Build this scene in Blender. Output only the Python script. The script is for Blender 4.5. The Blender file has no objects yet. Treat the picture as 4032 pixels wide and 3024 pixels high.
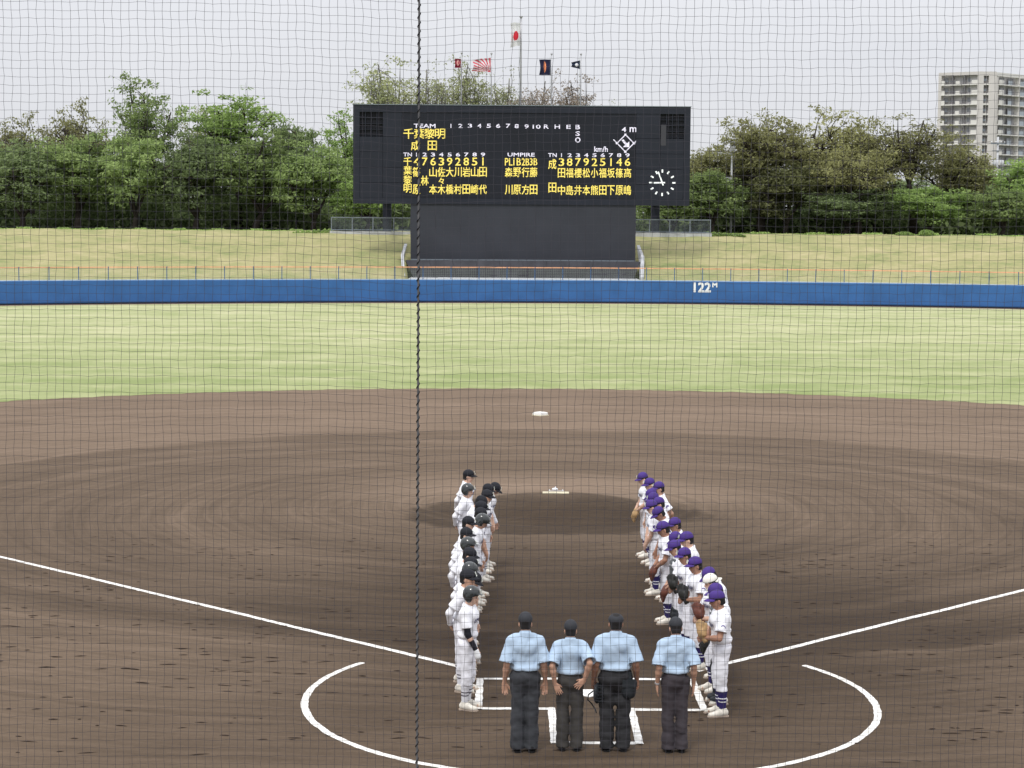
import bpy, math, random
import numpy as np
from mathutils import Matrix, Vector
from mathutils.bvhtree import BVHTree

# ------------------------------------------------------------------ camera, world, sun
SC = bpy.context.scene
COL = SC.collection
PITCH, YAW, ROLL = 0.0862565, 0.00415958, 0.00716112
cam_d = bpy.data.cameras.new("camera")
cam = bpy.data.objects.new("camera", cam_d)
COL.objects.link(cam)
SC.camera = cam
_c, _s, _cp, _sp, _cr, _sr = math.cos(YAW), math.sin(YAW), math.cos(PITCH), math.sin(PITCH), math.cos(ROLL), math.sin(ROLL)
_R0, _U0, _F = Vector((_c, -_s, 0)), Vector((_sp * _s, _sp * _c, _cp)), Vector((_cp * _s, _cp * _c, -_sp))
_R = _R0 * _cr + _U0 * _sr
_U = _U0 * _cr - _R0 * _sr
cm = Matrix.Identity(4)
for i in range(3):
    cm[i][0], cm[i][1], cm[i][2] = _R[i], _U[i], -_F[i]
cm.translation = Vector((-1.2273, -27.4123, 6.7731))
cam.matrix_world = cm
cam_d.sensor_width = 36.0
cam_d.lens = 7839.6 / 4032 * 36
cam_d.clip_start = 0.1
cam_d.clip_end = 4000

SUN_EL, SUN_AZ = math.radians(58), math.radians(205)
world = bpy.data.worlds.new("World")
SC.world = world
world.use_nodes = True
wn, wl = world.node_tree.nodes, world.node_tree.links
wn.clear()
w_out = wn.new("ShaderNodeOutputWorld")
w_bg = wn.new("ShaderNodeBackground")
w_bg.inputs["Strength"].default_value = 0.1
w_sky = wn.new("ShaderNodeTexSky")
w_sky.sky_type = 'NISHITA'
w_sky.sun_disc = False
w_sky.sun_elevation = SUN_EL
w_sky.sun_rotation = SUN_AZ
w_tc = wn.new("ShaderNodeTexCoord")
w_map = wn.new("ShaderNodeMapping")
w_map.inputs["Scale"].default_value = (1.0, 1.0, 4.0)
w_n = wn.new("ShaderNodeTexNoise")
w_n.inputs["Scale"].default_value = 5.0
w_n.inputs["Detail"].default_value = 5
w_n.inputs["Roughness"].default_value = 0.5
w_cr = wn.new("ShaderNodeValToRGB")
w_cr.color_ramp.elements[0].position = 0.3
w_cr.color_ramp.elements[0].color = (8.0, 8.15, 8.65, 1)
w_cr.color_ramp.elements[1].position = 0.72
w_cr.color_ramp.elements[1].color = (8.55, 8.65, 9.05, 1)
w_mix = wn.new("ShaderNodeMix")
w_mix.data_type = 'RGBA'
w_mix.inputs["Factor"].default_value = 0.97
wl.new(w_tc.outputs["Generated"], w_map.inputs[0])
wl.new(w_map.outputs[0], w_n.inputs["Vector"])
wl.new(w_n.outputs["Fac"], w_cr.inputs[0])
wl.new(w_sky.outputs[0], w_mix.inputs[6])
wl.new(w_cr.outputs[0], w_mix.inputs[7])
# an overcast sky brightens steadily from the horizon to the zenith
w_sep = wn.new("ShaderNodeSeparateXYZ")
w_gr = wn.new("ShaderNodeMath"); w_gr.operation = 'MULTIPLY_ADD'; w_gr.use_clamp = False
w_cl = wn.new("ShaderNodeMath"); w_cl.operation = 'MAXIMUM'; w_cl.inputs[1].default_value = 0.0
w_gr.inputs[1].default_value = 1.2; w_gr.inputs[2].default_value = 0.875
w_mul = wn.new("ShaderNodeVectorMath"); w_mul.operation = 'SCALE'
wl.new(w_tc.outputs["Generated"], w_sep.inputs[0]); wl.new(w_sep.outputs[2], w_cl.inputs[0]); wl.new(w_cl.outputs[0], w_gr.inputs[0])
wl.new(w_mix.outputs[2], w_mul.inputs[0]); wl.new(w_gr.outputs[0], w_mul.inputs[3])
wl.new(w_mul.outputs[0], w_bg.inputs["Color"])
wl.new(w_bg.outputs[0], w_out.inputs[0])

sun_d = bpy.data.lights.new("sun", 'SUN')
sun_d.energy = 1.5
sun_d.angle = math.radians(10)
sun_d.color = (1.0, 0.97, 0.92)
sun = bpy.data.objects.new("sun", sun_d)
COL.objects.link(sun)
# nishita azimuth: rotation measured from +Y towards +X
_sd = Vector((math.sin(SUN_AZ) * math.cos(SUN_EL), math.cos(SUN_AZ) * math.cos(SUN_EL), math.sin(SUN_EL)))
sun.rotation_euler = _sd.to_track_quat('Z', 'Y').to_euler()

vs = SC.view_settings
vs.view_transform = 'Standard'
vs.look = 'None'
vs.exposure = 0.0
vs.gamma = 1.0
vs.use_curve_mapping = False
SC.cycles.max_bounces = 5
SC.cycles.diffuse_bounces = 3

# ------------------------------------------------------------------ helpers
def tag(o, label=None, cat=None, group=None, kind=None):
    if label: o["label"] = label
    if cat: o["category"] = cat
    if group: o["group"] = group
    if kind: o["kind"] = kind
    return o

def empty(name, loc=(0, 0, 0), rz=0.0):
    o = bpy.data.objects.new(name, None)
    o.location = loc
    o.rotation_euler = (0, 0, rz)
    COL.objects.link(o)
    return o

def put(name, me, m=None, parent=None, loc=(0, 0, 0), rot=(0, 0, 0), scale=(1, 1, 1)):
    o = bpy.data.objects.new(name, me)
    COL.objects.link(o)
    o.location, o.rotation_euler, o.scale = loc, rot, scale
    if parent: o.parent = parent
    if m is not None:
        if not me.materials:
            me.materials.append(m)
        elif me.materials[0] != m:
            o.material_slots[0].link = 'OBJECT'
            o.material_slots[0].material = m
    return o

def npmesh(name, v, f, smooth=False, tint=None):
    v = np.asarray(v, np.float32); f = np.asarray(f, np.int32)
    me = bpy.data.meshes.new(name)
    me.vertices.add(len(v)); me.vertices.foreach_set("co", v.ravel())
    k = f.shape[1]
    me.loops.add(f.size); me.loops.foreach_set("vertex_index", f.ravel())
    me.polygons.add(len(f)); me.polygons.foreach_set("loop_start", np.arange(0, f.size, k, dtype=np.int32))
    me.polygons.foreach_set("loop_total", np.full(len(f), k, np.int32))
    me.polygons.foreach_set("use_smooth", np.full(len(f), smooth))
    if tint is not None:
        a = me.attributes.new("tint", 'FLOAT', 'POINT')
        a.data.foreach_set("value", np.asarray(tint, np.float32))
    me.update(calc_edges=True)
    return me

class MB:
    """collects boxes, tubes and polygons in one mesh"""
    def __init__(s): s.v, s.f = [], []
    def add(s, v, f):
        n = len(s.v); s.v += [tuple(p) for p in v]; s.f += [tuple(i + n for i in q) for q in f]
        return s
    def box(s, lo, hi, M=None):
        x0, y0, z0 = lo; x1, y1, z1 = hi
        v = [Vector(p) for p in ((x0, y0, z0), (x1, y0, z0), (x1, y1, z0), (x0, y1, z0), (x0, y0, z1), (x1, y0, z1), (x1, y1, z1), (x0, y1, z1))]
        if M: v = [M @ p for p in v]
        return s.add(v, [(0, 3, 2, 1), (4, 5, 6, 7), (0, 1, 5, 4), (1, 2, 6, 5), (2, 3, 7, 6), (3, 0, 4, 7)])
    def tube(s, pts, rad, n=8, cap=True):
        pts = [Vector(p) for p in pts]
        if not hasattr(rad, '__len__'): rad = [rad] * len(pts)
        v, f = [], []
        for i, p in enumerate(pts):
            d = (pts[min(i + 1, len(pts) - 1)] - pts[max(i - 1, 0)]).normalized()
            a = d.cross(Vector((0, 0, 1)) if abs(d.z) < 0.9 else Vector((0, 1, 0))).normalized()
            b = d.cross(a)
            for k in range(n):
                t = 2 * math.pi * k / n
                v.append(p + (a * math.cos(t) + b * math.sin(t)) * rad[i])
        for i in range(len(pts) - 1):
            for k in range(n):
                f.append((i * n + k, i * n + (k + 1) % n, (i + 1) * n + (k + 1) % n, (i + 1) * n + k))
        if cap:
            f.append(tuple(range(n))[::-1]); f.append(tuple((len(pts) - 1) * n + k for k in range(n)))
        return s.add(v, f)
    def poly(s, pts): return s.add(pts, [tuple(range(len(pts)))])
    def mesh(s, name, smooth=False):
        me = bpy.data.meshes.new(name)
        me.from_pydata(s.v, [], s.f)
        if smooth:
            me.polygons.foreach_set("use_smooth", [True] * len(me.polygons))
        me.update()
        return me

MATS = {}
def mat(name, col, rough=0.8, var=0.0, vscale=3.0, bump=0.0, bscale=60.0, spec=0.3, metal=0.0, col2=None, emit=None, coat=0.0, stretch=(1, 1, 1)):
    m = bpy.data.materials.new(name)
    m.use_nodes = True
    n, l = m.node_tree.nodes, m.node_tree.links
    b = n["Principled BSDF"]
    b.inputs["Base Color"].default_value = (*col, 1)
    b.inputs["Roughness"].default_value = rough
    b.inputs["Specular IOR Level"].default_value = spec
    b.inputs["Metallic"].default_value = metal
    b.inputs["Coat Weight"].default_value = coat
    tc = n.new("ShaderNodeTexCoord")
    mp = n.new("ShaderNodeMapping"); mp.inputs["Scale"].default_value = stretch
    l.new(tc.outputs["Object"], mp.inputs[0])
    if var or col2:
        t = n.new("ShaderNodeTexNoise"); t.inputs["Scale"].default_value = vscale; t.inputs["Detail"].default_value = 6
        l.new(mp.outputs[0], t.inputs["Vector"])
        r = n.new("ShaderNodeValToRGB")
        c2 = col2 or tuple(min(1, c * (1 + var)) for c in col)
        c1 = col if col2 else tuple(c * (1 - var) for c in col)
        r.color_ramp.elements[0].position, r.color_ramp.elements[1].position = 0.35, 0.65
        r.color_ramp.elements[0].color, r.color_ramp.elements[1].color = (*c1, 1), (*c2, 1)
        l.new(t.outputs["Fac"], r.inputs[0]); l.new(r.outputs[0], b.inputs["Base Color"])
    if bump:
        t = n.new("ShaderNodeTexNoise"); t.inputs["Scale"].default_value = bscale; t.inputs["Detail"].default_value = 4
        l.new(mp.outputs[0], t.inputs["Vector"])
        k = n.new("ShaderNodeBump"); k.inputs["Strength"].default_value = bump; k.inputs["Distance"].default_value = 0.02
        l.new(t.outputs["Fac"], k.inputs["Height"]); l.new(k.outputs[0], b.inputs["Normal"])
    if emit:
        b.inputs["Emission Color"].default_value = (*emit[0], 1); b.inputs["Emission Strength"].default_value = emit[1]
    return m

def leafmat(name, a, b_):
    m = bpy.data.materials.new(name); m.use_nodes = True
    n, l = m.node_tree.nodes, m.node_tree.links
    n.clear()
    out = n.new("ShaderNodeOutputMaterial")
    at = n.new("ShaderNodeAttribute"); at.attribute_name = "tint"
    mx = n.new("ShaderNodeMix"); mx.data_type = 'RGBA'
    mx.inputs[6].default_value = (*a, 1); mx.inputs[7].default_value = (*b_, 1)
    l.new(at.outputs["Fac"], mx.inputs[0])
    oi = n.new("ShaderNodeObjectInfo")
    hs = n.new("ShaderNodeHueSaturation")
    mr = n.new("ShaderNodeMapRange"); mr.inputs[3].default_value = 0.82; mr.inputs[4].default_value = 1.18
    l.new(oi.outputs["Random"], mr.inputs[0]); l.new(mr.outputs[0], hs.inputs["Value"]); l.new(mx.outputs[2], hs.inputs["Color"])
    d = n.new("ShaderNodeBsdfDiffuse"); t = n.new("ShaderNodeBsdfTranslucent"); s = n.new("ShaderNodeMixShader")
    s.inputs[0].default_value = 0.42
    l.new(hs.outputs[0], d.inputs[0]); l.new(hs.outputs[0], t.inputs[0])
    l.new(d.outputs[0], s.inputs[1]); l.new(t.outputs[0], s.inputs[2]); l.new(s.outputs[0], out.inputs[0])
    return m

def textmesh(s, w, h, bold=0.0, depth=0.0):
    bold_, bold = bold, 0.0
    """lettering as a mesh standing in the XZ plane, centred, scaled to w x h, facing -Y"""
    cu = bpy.data.curves.new("lettering", 'FONT')
    cu.body = s; cu.size = 1.0; cu.offset = bold; cu.resolution_u = 2; cu.extrude = depth
    o = bpy.data.objects.new("lettering_source", cu)
    COL.objects.link(o)
    dg = bpy.context.evaluated_depsgraph_get()
    me = bpy.data.meshes.new_from_object(o.evaluated_get(dg))
    bpy.data.objects.remove(o)
    co = np.empty(len(me.vertices) * 3); me.vertices.foreach_get("co", co); co = co.reshape(-1, 3)
    lo, hi = co.min(0), co.max(0)
    c = (lo + hi) / 2; sz = np.maximum(hi - lo, 1e-3)
    sx = w / sz[0] if w else h / sz[1]
    sy = h / sz[1] if h else sx
    if s == '1': sx = sy
    q = np.stack([(co[:, 0] - c[0]) * sx, -co[:, 2] if depth else 0 * co[:, 0], (co[:, 1] - c[1]) * sy], 1)
    # heavier strokes: the same outline set four times, a little apart
    fl = [tuple(p.vertices) for p in me.polygons]
    e = bold_ * h * 0.9
    V, Fc = [], []
    for k, (ax, az) in enumerate(((-e, -e), (e, -e), (-e, e), (e, e)) if e else ((0, 0),)):
        b = len(V)
        V += [(p[0] + ax, p[1] - .0015 * k, p[2] + az) for p in q]
        Fc += [tuple(i + b for i in f) for f in fl]
    bpy.data.meshes.remove(me)
    me = bpy.data.meshes.new("lettering"); me.from_pydata(V, [], Fc); me.update()
    return me

RNG = np.random.default_rng(7)
random.seed(11)

# ------------------------------------------------------------------ materials
def dirt_material():
    m = bpy.data.materials.new("infield_dirt"); m.use_nodes = True
    n, l = m.node_tree.nodes, m.node_tree.links
    b = n["Principled BSDF"]; b.inputs["Roughness"].default_value = 0.95; b.inputs["Specular IOR Level"].default_value = 0.1
    def N(t, **k):
        x = n.new(t)
        for a, c in k.items(): setattr(x, a, c)
        return x
    def noise(scale, vec, detail=5, rough=0.55, dim='3D'):
        x = N("ShaderNodeTexNoise", noise_dimensions=dim); x.inputs["Scale"].default_value = scale
        x.inputs["Detail"].default_value = detail; x.inputs["Roughness"].default_value = rough
        l.new(vec, x.inputs["W" if dim == '1D' else "Vector"]); return x.outputs["Fac"]
    def M(op, a, c, d=None):
        x = N("ShaderNodeMath", operation=op)
        for i, q in enumerate((a, c, d)):
            if q is None: continue
            if isinstance(q, (int, float)): x.inputs[i].default_value = q
            else: l.new(q, x.inputs[i])
        return x.outputs[0]
    def ramp(fac, stops):
        x = N("ShaderNodeValToRGB"); e = x.color_ramp.elements
        while len(e) < len(stops): e.new(0.5)
        for q, (p, c) in zip(e, stops): q.position = p; q.color = (c, c, c, 1) if isinstance(c, float) else (*c, 1)
        l.new(fac, x.inputs[0]); return x.outputs[0]
    geo = N("ShaderNodeNewGeometry"); P = geo.outputs["Position"]
    sep = N("ShaderNodeSeparateXYZ"); l.new(P, sep.inputs[0])
    x, y = sep.outputs[0], sep.outputs[1]
    wob = noise(0.12, P, 3)
    def dist(cx, cy, sy=1.0):
        a = M('SUBTRACT', x, cx); c = M('MULTIPLY', M('SUBTRACT', y, cy), sy)
        return M('SQRT', M('ADD', M('MULTIPLY', a, a), M('MULTIPLY', c, c)), 0.0)
    r = M('ADD', dist(0.0, 18.44), M('MULTIPLY', M('SUBTRACT', wob, 0.5), 1.6))
    r2 = M('ADD', dist(-1.5, 17.2), M('MULTIPLY', M('SUBTRACT', wob, 0.5), 2.5))
    ring_big = ramp(M('DIVIDE', r, 40.0), [(0.0, 0.62), (0.06, 0.55), (0.09, 0.72), (0.15, 0.62), (0.2, 0.5), (0.215, 0.66), (0.275, 0.48), (0.29, 0.6), (0.385, 0.42), (0.402, 0.85), (0.6, 0.8), (0.66, 0.66), (0.75, 0.82)])
    rake = noise(1.1, r2, 6, 0.62, '1D')
    rake2 = noise(4.5, r, 4, 0.7, '1D')
    patch = noise(0.22, P, 6, 0.6)
    fine = noise(9.0, P, 8, 0.75)
    st = N("ShaderNodeMapping"); st.inputs["Scale"].default_value = (0.5, 3.2, 1); l.new(P, st.inputs[0])
    streak = noise(1.3, st.outputs[0], 6, 0.65)
    f = M('MULTIPLY', ring_big, 0.36)
    f = M('ADD', f, M('MULTIPLY', rake, 0.26)); f = M('ADD', f, M('MULTIPLY', rake2, 0.22))
    f = M('ADD', f, M('MULTIPLY', patch, 0.30)); f = M('ADD', f, M('MULTIPLY', fine, 0.24)); f = M('ADD', f, M('MULTIPLY', streak, 0.22))
    # moist soil: front of the mound, between the lines near home, mouth of the mound circle
    moist = M('ADD', dist(0.0, 17.0, 1.15), M('MULTIPLY', M('SUBTRACT', noise(0.9, P, 5), 0.5), 1.6))
    cut = M('MULTIPLY', ramp(M('DIVIDE', moist, 10.0), [(0.31, 1.0), (0.35, 0.0)]), ramp(M('DIVIDE', M('ADD', y, M('MULTIPLY', M('SUBTRACT', noise(1.2, P), 0.5), 0.5)), 30.0), [(0.615, 1.0), (0.632, 0.0)]))
    f = M('SUBTRACT', f, M('MULTIPLY', cut, 0.25))
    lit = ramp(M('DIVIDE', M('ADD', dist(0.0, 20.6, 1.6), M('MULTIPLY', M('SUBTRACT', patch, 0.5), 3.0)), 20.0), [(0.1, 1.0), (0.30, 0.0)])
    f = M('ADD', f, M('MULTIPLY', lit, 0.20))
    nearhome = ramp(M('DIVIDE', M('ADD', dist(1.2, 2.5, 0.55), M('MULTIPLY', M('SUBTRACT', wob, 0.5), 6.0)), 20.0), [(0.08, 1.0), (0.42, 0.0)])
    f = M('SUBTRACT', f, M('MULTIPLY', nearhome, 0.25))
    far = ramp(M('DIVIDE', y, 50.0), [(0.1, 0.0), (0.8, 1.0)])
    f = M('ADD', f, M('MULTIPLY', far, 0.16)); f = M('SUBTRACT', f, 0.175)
    cr = N("ShaderNodeValToRGB"); e = cr.color_ramp.elements
    for _ in range(2): e.new(0.5)
    for q, (p, c) in zip(e, [(0.26, (0.032, 0.022, 0.016)), (0.50, (0.065, 0.046, 0.031)), (0.74, (0.128, 0.092, 0.064)), (1.0, (0.22, 0.16, 0.115))]):
        q.position = p; q.color = (*c, 1)
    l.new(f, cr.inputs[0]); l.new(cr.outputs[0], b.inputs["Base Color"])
    bp = N("ShaderNodeBump"); bp.inputs["Strength"].default_value = 0.5; bp.inputs["Distance"].default_value = 0.03
    hgt = M('ADD', M('MULTIPLY', fine, 0.8), M('MULTIPLY', streak, 0.6)); l.new(hgt, bp.inputs["Height"]); l.new(bp.outputs[0], b.inputs["Normal"])
    return m

def turf_material(name, c1, c2, c3, s1=0.12, s2=1.4, mow=0.0, near=None):
    m = bpy.data.materials.new(name); m.use_nodes = True
    n, l = m.node_tree.nodes, m.node_tree.links
    b = n["Principled BSDF"]; b.inputs["Roughness"].default_value = 0.95; b.inputs["Specular IOR Level"].default_value = 0.1
    geo = n.new("ShaderNodeNewGeometry")
    def noise(s, d=6, r=0.65):
        t = n.new("ShaderNodeTexNoise"); t.inputs["Scale"].default_value = s; t.inputs["Detail"].default_value = d; t.inputs["Roughness"].default_value = r
        l.new(geo.outputs["Position"], t.inputs["Vector"]); return t.outputs["Fac"]
    def M(op, a, c):
        x = n.new("ShaderNodeMath"); x.operation = op
        for i, q in enumerate((a, c)):
            if isinstance(q, (int, float)): x.inputs[i].default_value = q
            else: l.new(q, x.inputs[i])
        return x.outputs[0]
    f = M('ADD', M('MULTIPLY', noise(s1), 0.5), M('MULTIPLY', noise(s2, 8, 0.75), 0.5))
    sep = n.new("ShaderNodeSeparateXYZ"); l.new(geo.outputs["Position"], sep.inputs[0])
    if mow:
        w = n.new("ShaderNodeTexWave"); w.inputs["Scale"].default_value = 0.075; w.bands_direction = 'Y'; w.inputs["Distortion"].default_value = 2.5; w.inputs["Detail"].default_value = 2
        w.inputs["Detail Scale"].default_value = 0.4
        l.new(geo.outputs["Position"], w.inputs["Vector"]); f = M('ADD', f, M('MULTIPLY', M('SUBTRACT', w.outputs["Fac"], 0.5), mow))
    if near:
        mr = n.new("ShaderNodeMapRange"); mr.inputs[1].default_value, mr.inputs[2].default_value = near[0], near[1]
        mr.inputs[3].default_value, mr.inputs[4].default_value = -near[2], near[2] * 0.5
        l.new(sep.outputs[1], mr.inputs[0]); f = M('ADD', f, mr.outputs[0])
    cr = n.new("ShaderNodeValToRGB"); e = cr.color_ramp.elements; e.new(0.5)
    for q, (p, c) in zip(e, [(0.33, c1), (0.5, c2), (0.68, c3)]): q.position = p; q.color = (*c, 1)
    l.new(f, cr.inputs[0]); l.new(cr.outputs[0], b.inputs["Base Color"])
    bp = n.new("ShaderNodeBump"); bp.inputs["Strength"].default_value = 0.6; bp.inputs["Distance"].default_value = 0.06
    l.new(noise(6.0, 6, 0.7), bp.inputs["Height"]); l.new(bp.outputs[0], b.inputs["Normal"])
    return m

M_dirt = dirt_material()
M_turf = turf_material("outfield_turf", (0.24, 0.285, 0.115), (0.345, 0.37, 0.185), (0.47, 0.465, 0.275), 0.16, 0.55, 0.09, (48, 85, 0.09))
M_berm = turf_material("berm_turf", (0.19, 0.23, 0.09), (0.325, 0.31, 0.15), (0.46, 0.40, 0.23), 0.2, 0.9)
M_land = turf_material("park_ground", (0.05, 0.07, 0.02), (0.08, 0.09, 0.035), (0.13, 0.12, 0.06))
M_track = mat("warning_track_soil", (0.26, 0.18, 0.14), 0.95, 0.15, 1.2, 0.4, 20)
M_chalk = mat("white_chalk", (0.60, 0.57, 0.52), 0.95, 0.10, 9, 0.5, 50, 0.1, col2=(0.92, 0.91, 0.88))
M_plate = mat("white_rubber", (0.85, 0.84, 0.80), 0.6, 0.08, 8)
M_plate_old = mat("cream_rubber", (0.72, 0.66, 0.48), 0.6, 0.08, 8)
M_blue = mat("blue_padding", (0.036, 0.125, 0.34), 0.55, 0.10, 0.8, 0.15, 3)
M_bluegrey = mat("pale_wall_cap", (0.42, 0.50, 0.60), 0.6, 0.1, 2)
M_black = mat("black_base_strip", (0.02, 0.02, 0.025), 0.8)
M_post = mat("blue_post_paint", (0.06, 0.13, 0.27), 0.5, 0.1, 3)
M_orange = mat("orange_net_edge", (0.80, 0.40, 0.24), 0.7, 0.15, 1.5)
M_wire = mat("grey_green_wire", (0.30, 0.36, 0.30), 0.6)
M_board = mat("scoreboard_dark_panel", (0.014, 0.017, 0.028), 0.6, 0.10, 0.6)
M_board_in = mat("scoreboard_screen_black", (0.010, 0.012, 0.020), 0.7, 0.12, 0.5)
M_vent = mat("vent_shadow_black", (0.008, 0.009, 0.014), 0.8)
M_eye = mat("batters_eye_charcoal", (0.036, 0.039, 0.050), 0.75, 0.08, 0.5)
M_eye2 = mat("planter_wall_charcoal", (0.050, 0.050, 0.058), 0.85, 0.2, 0.9)
M_con = mat("pale_concrete", (0.52, 0.53, 0.55), 0.85, 0.14, 1.5, 0.2, 30)
M_steel = mat("grey_steel_rail", (0.20, 0.23, 0.26), 0.5, 0.1, 3, metal=0.3)
M_pole = mat("pale_flagpole", (0.45, 0.45, 0.47), 0.4, metal=0.4)
M_ledy = mat("lit_yellow_letters", (0.3, 0.25, 0.05), 0.6, emit=((1.0, 0.80, 0.16), 0.95))
M_ledw = mat("lit_white_letters", (0.3, 0.3, 0.3), 0.6, emit=((0.84, 0.80, 0.98), 0.85))
M_clockw = mat("glowing_clock_white", (0.5, 0.5, 0.5), 0.6, emit=((0.9, 0.97, 0.95), 0.85))  # white of the clock marks and hands, brightened by emission
M_white = mat("white_sign_paint", (0.85, 0.87, 0.9), 0.6)
M_bark = mat("tree_bark", (0.055, 0.045, 0.036), 0.95, 0.3, 2.0)
M_bark_pale = mat("pale_tree_bark", (0.20, 0.19, 0.17), 0.95, 0.3, 2.0)
M_net = mat("black_net_twine", (0.06, 0.058, 0.07), 0.9)
M_rope = mat("grey_rope", (0.115, 0.115, 0.12), 0.9, 0.2, 60)
M_lace = mat("black_lacing_cord", (0.012, 0.012, 0.016), 0.9)
M_print_shade = mat("footprint_shade_soil", (0.034, 0.024, 0.019), 1.0, 0.35, 6, 0.5, 40, 0.05)  # soil darkened in colour to imitate shade inside the footprints

# ------------------------------------------------------------------ ground, infield, outfield
WCX, WCY, WR = 7.0, 20.0, 101.0          # centre and radius of the outfield wall
def wall_y(x): return WCY + math.sqrt(WR * WR - (x - WCX) ** 2)
GR = 30.45                               # radius of the skinned infield round the mound

def sheet(name, rows, m, label=None):
    """rows of points, same length -> quad sheet"""
    a = np.array(rows, np.float32); r, c = a.shape[:2]
    i = np.arange(r * c).reshape(r, c)
    f = np.stack([i[:-1, :-1], i[1:, :-1], i[1:, 1:], i[:-1, 1:]], -1).reshape(-1, 4)
    o = put(name, npmesh(name, a.reshape(-1, 3), f, True), m)
    tag(o, kind="structure")
    return o

sheet("ground", [[(x, y, -0.06) for y in np.linspace(-600, 3000, 8)] for x in np.linspace(-2500, 2500, 8)], M_land)
# the infield: one dirt sheet with the pitcher's mound raised in it
def mound_z(x, y):
    d = math.hypot(x, y - 17.98)
    t = min(1.0, max(0.0, (2.95 - d) / 2.3))
    z = 0.254 * t * t * (3 - 2 * t)
    return z + 0.004 * math.sin(x * 1.7 + y * 0.9) * math.sin(y * 1.3)
xs = np.concatenate([np.linspace(-90, -6, 30)[:-1], np.linspace(-6, 6, 61), np.linspace(6, 90, 30)[1:]])
ys = np.concatenate([np.linspace(-45, 12, 40)[:-1], np.linspace(12, 24, 61), np.linspace(24, 58, 20)[1:]])
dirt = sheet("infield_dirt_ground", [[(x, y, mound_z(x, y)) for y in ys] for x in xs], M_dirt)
# outfield turf from the dirt arc to the warning track, with an uneven edge
rows = []
for i, a in enumerate(np.linspace(math.radians(-25), math.radians(205), 500)):
    e = GR + 0.10 * math.sin(i * 0.9) + 0.07 * math.sin(i * 2.3 + 1) + random.uniform(-0.05, 0.05)
    x0, y0 = e * math.cos(a), 18.44 + e * math.sin(a)
    xw = WCX + (WR - 1.3) * math.cos(a); yw = WCY + (WR - 1.3) * math.sin(a)
    rows.append([(x0, y0, 0.004), (x0 + 0.15 * math.cos(a), y0 + 0.15 * math.sin(a), 0.04)] + [((x0) * (1 - t) + xw * t, y0 * (1 - t) + yw * t, 0.045) for t in np.linspace(0.03, 1, 14)])
sheet("outfield_grass_field", rows, M_turf)
sheet("warning_track_ground", [[(WCX + (WR - 1.45) * math.cos(a), WCY + (WR - 1.45) * math.sin(a), 0.030), (WCX + WR * math.cos(a), WCY + WR * math.sin(a), 0.030)] for a in np.linspace(math.radians(-20), math.radians(200), 200)], M_track)
# grass banking behind the wall
rows = []
for x in np.concatenate([np.linspace(-130, -8.9, 90), [-8.75], np.linspace(-8.0, 8.6, 10), [9.35], np.linspace(9.5, 130, 90)]):
    yw = wall_y(min(90, max(-80, x))) + 0.35
    row = []
    inside = -8.76 < x < 9.36
    for t in np.linspace(0, 1, 26):
        y = yw + (142.5 - yw) * t
        k = min(1, max(0, (t - 0.06) / 0.90)); k = k ** 0.9
        z = 1.62 + 3.42 * (k * k * (3 - 2 * k) * 0.35 + k * 0.65) + 0.035 * math.sin(x * 0.8 + t * 9) + 0.03 * math.sin(x * 2.1 + t * 17)
        if inside and y < 129.6: z = 1.60
        row.append((x, y, z))
    row += [(x, 150, 4.95), (x, 175, 4.9), (x, 260, 4.0), (x, 420, -0.1)]
    rows.append(row)
sheet("grass_banking_terrain", rows, M_berm)
o = sheet("park_floor_ground", [[(x, y, z) for y, z in ((144.5, 5.03), (150, 4.97), (175, 4.92), (262, 4.02))] for x in np.linspace(-129, 129, 40)], M_land)
o = put("concrete_walkway_ground", MB().box((-8.5, 122.6, 1.5), (9.1, 128.0, 1.66)).mesh("walkway"), M_con); tag(o, kind="structure")

# chalk lines
def strip(name, pts, w, m=M_chalk, z=0.006, jit=0.004):
    """a chalk line as a low strip with ragged edges"""
    P = [Vector((p[0], p[1], 0)) for p in pts]
    out = [P[0]]
    for a, b in zip(P[:-1], P[1:]):
        k = max(1, int((b - a).length / 0.12))
        out += [a.lerp(b, (i + 1) / k) for i in range(k)]
    v, f = [], []
    for i, p in enumerate(out):
        d = (out[min(i + 1, len(out) - 1)] - out[max(0, i - 1)]).normalized()
        q = Vector((-d.y, d.x, 0))
        a, b = w / 2 + random.gauss(0, jit), w / 2 + random.gauss(0, jit)
        for k, (s, h) in enumerate(((-a, 0.0005), (-a * 0.6, z), (b * 0.6, z), (b, 0.0005))):
            t = p + q * s
            v.append((t.x, t.y, h + mound_z(t.x, t.y) + 0.003))
    for i in range(len(out) - 1):
        for k in range(3): f.append((4 * i + k, 4 * i + 4 + k, 4 * i + 5 + k, 4 * i + 1 + k))
    o = put(name, npmesh(name, v, f, True), m)
    tag(o, kind="structure")
    return o
q7 = 0.7071
strip("chalk_foul_line", [(-1.66, 1.66), (-32, 32)], 0.115)
strip("chalk_foul_line", [(1.66, 1.66), (32, 32)], 0.115)
CH = 0.10
for s in (-1, 1):
    strip("chalk_batters_box_line", [(s * 1.545, -0.70), (s * 1.545, 1.13)], CH)
    strip("chalk_batters_box_line", [(s * 1.49, 1.11), (s * 0.40, 1.11)], 0.12)
    strip("chalk_batters_box_line", [(s * 1.49, -0.66), (s * 0.585, -0.66)], 0.12)
    strip("chalk_catchers_box_line", [(s * 0.545, -0.60), (s * 0.545, -2.44)], CH)
strip("chalk_catchers_box_line", [(-0.49, -2.40), (0.49, -2.40)], 0.12)
strip("chalk_home_circle_line", [(3.96 * math.cos(a), -0.1 + 3.96 * math.sin(a)) for a in np.linspace(math.radians(147), math.radians(393), 150)], 0.10)

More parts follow.
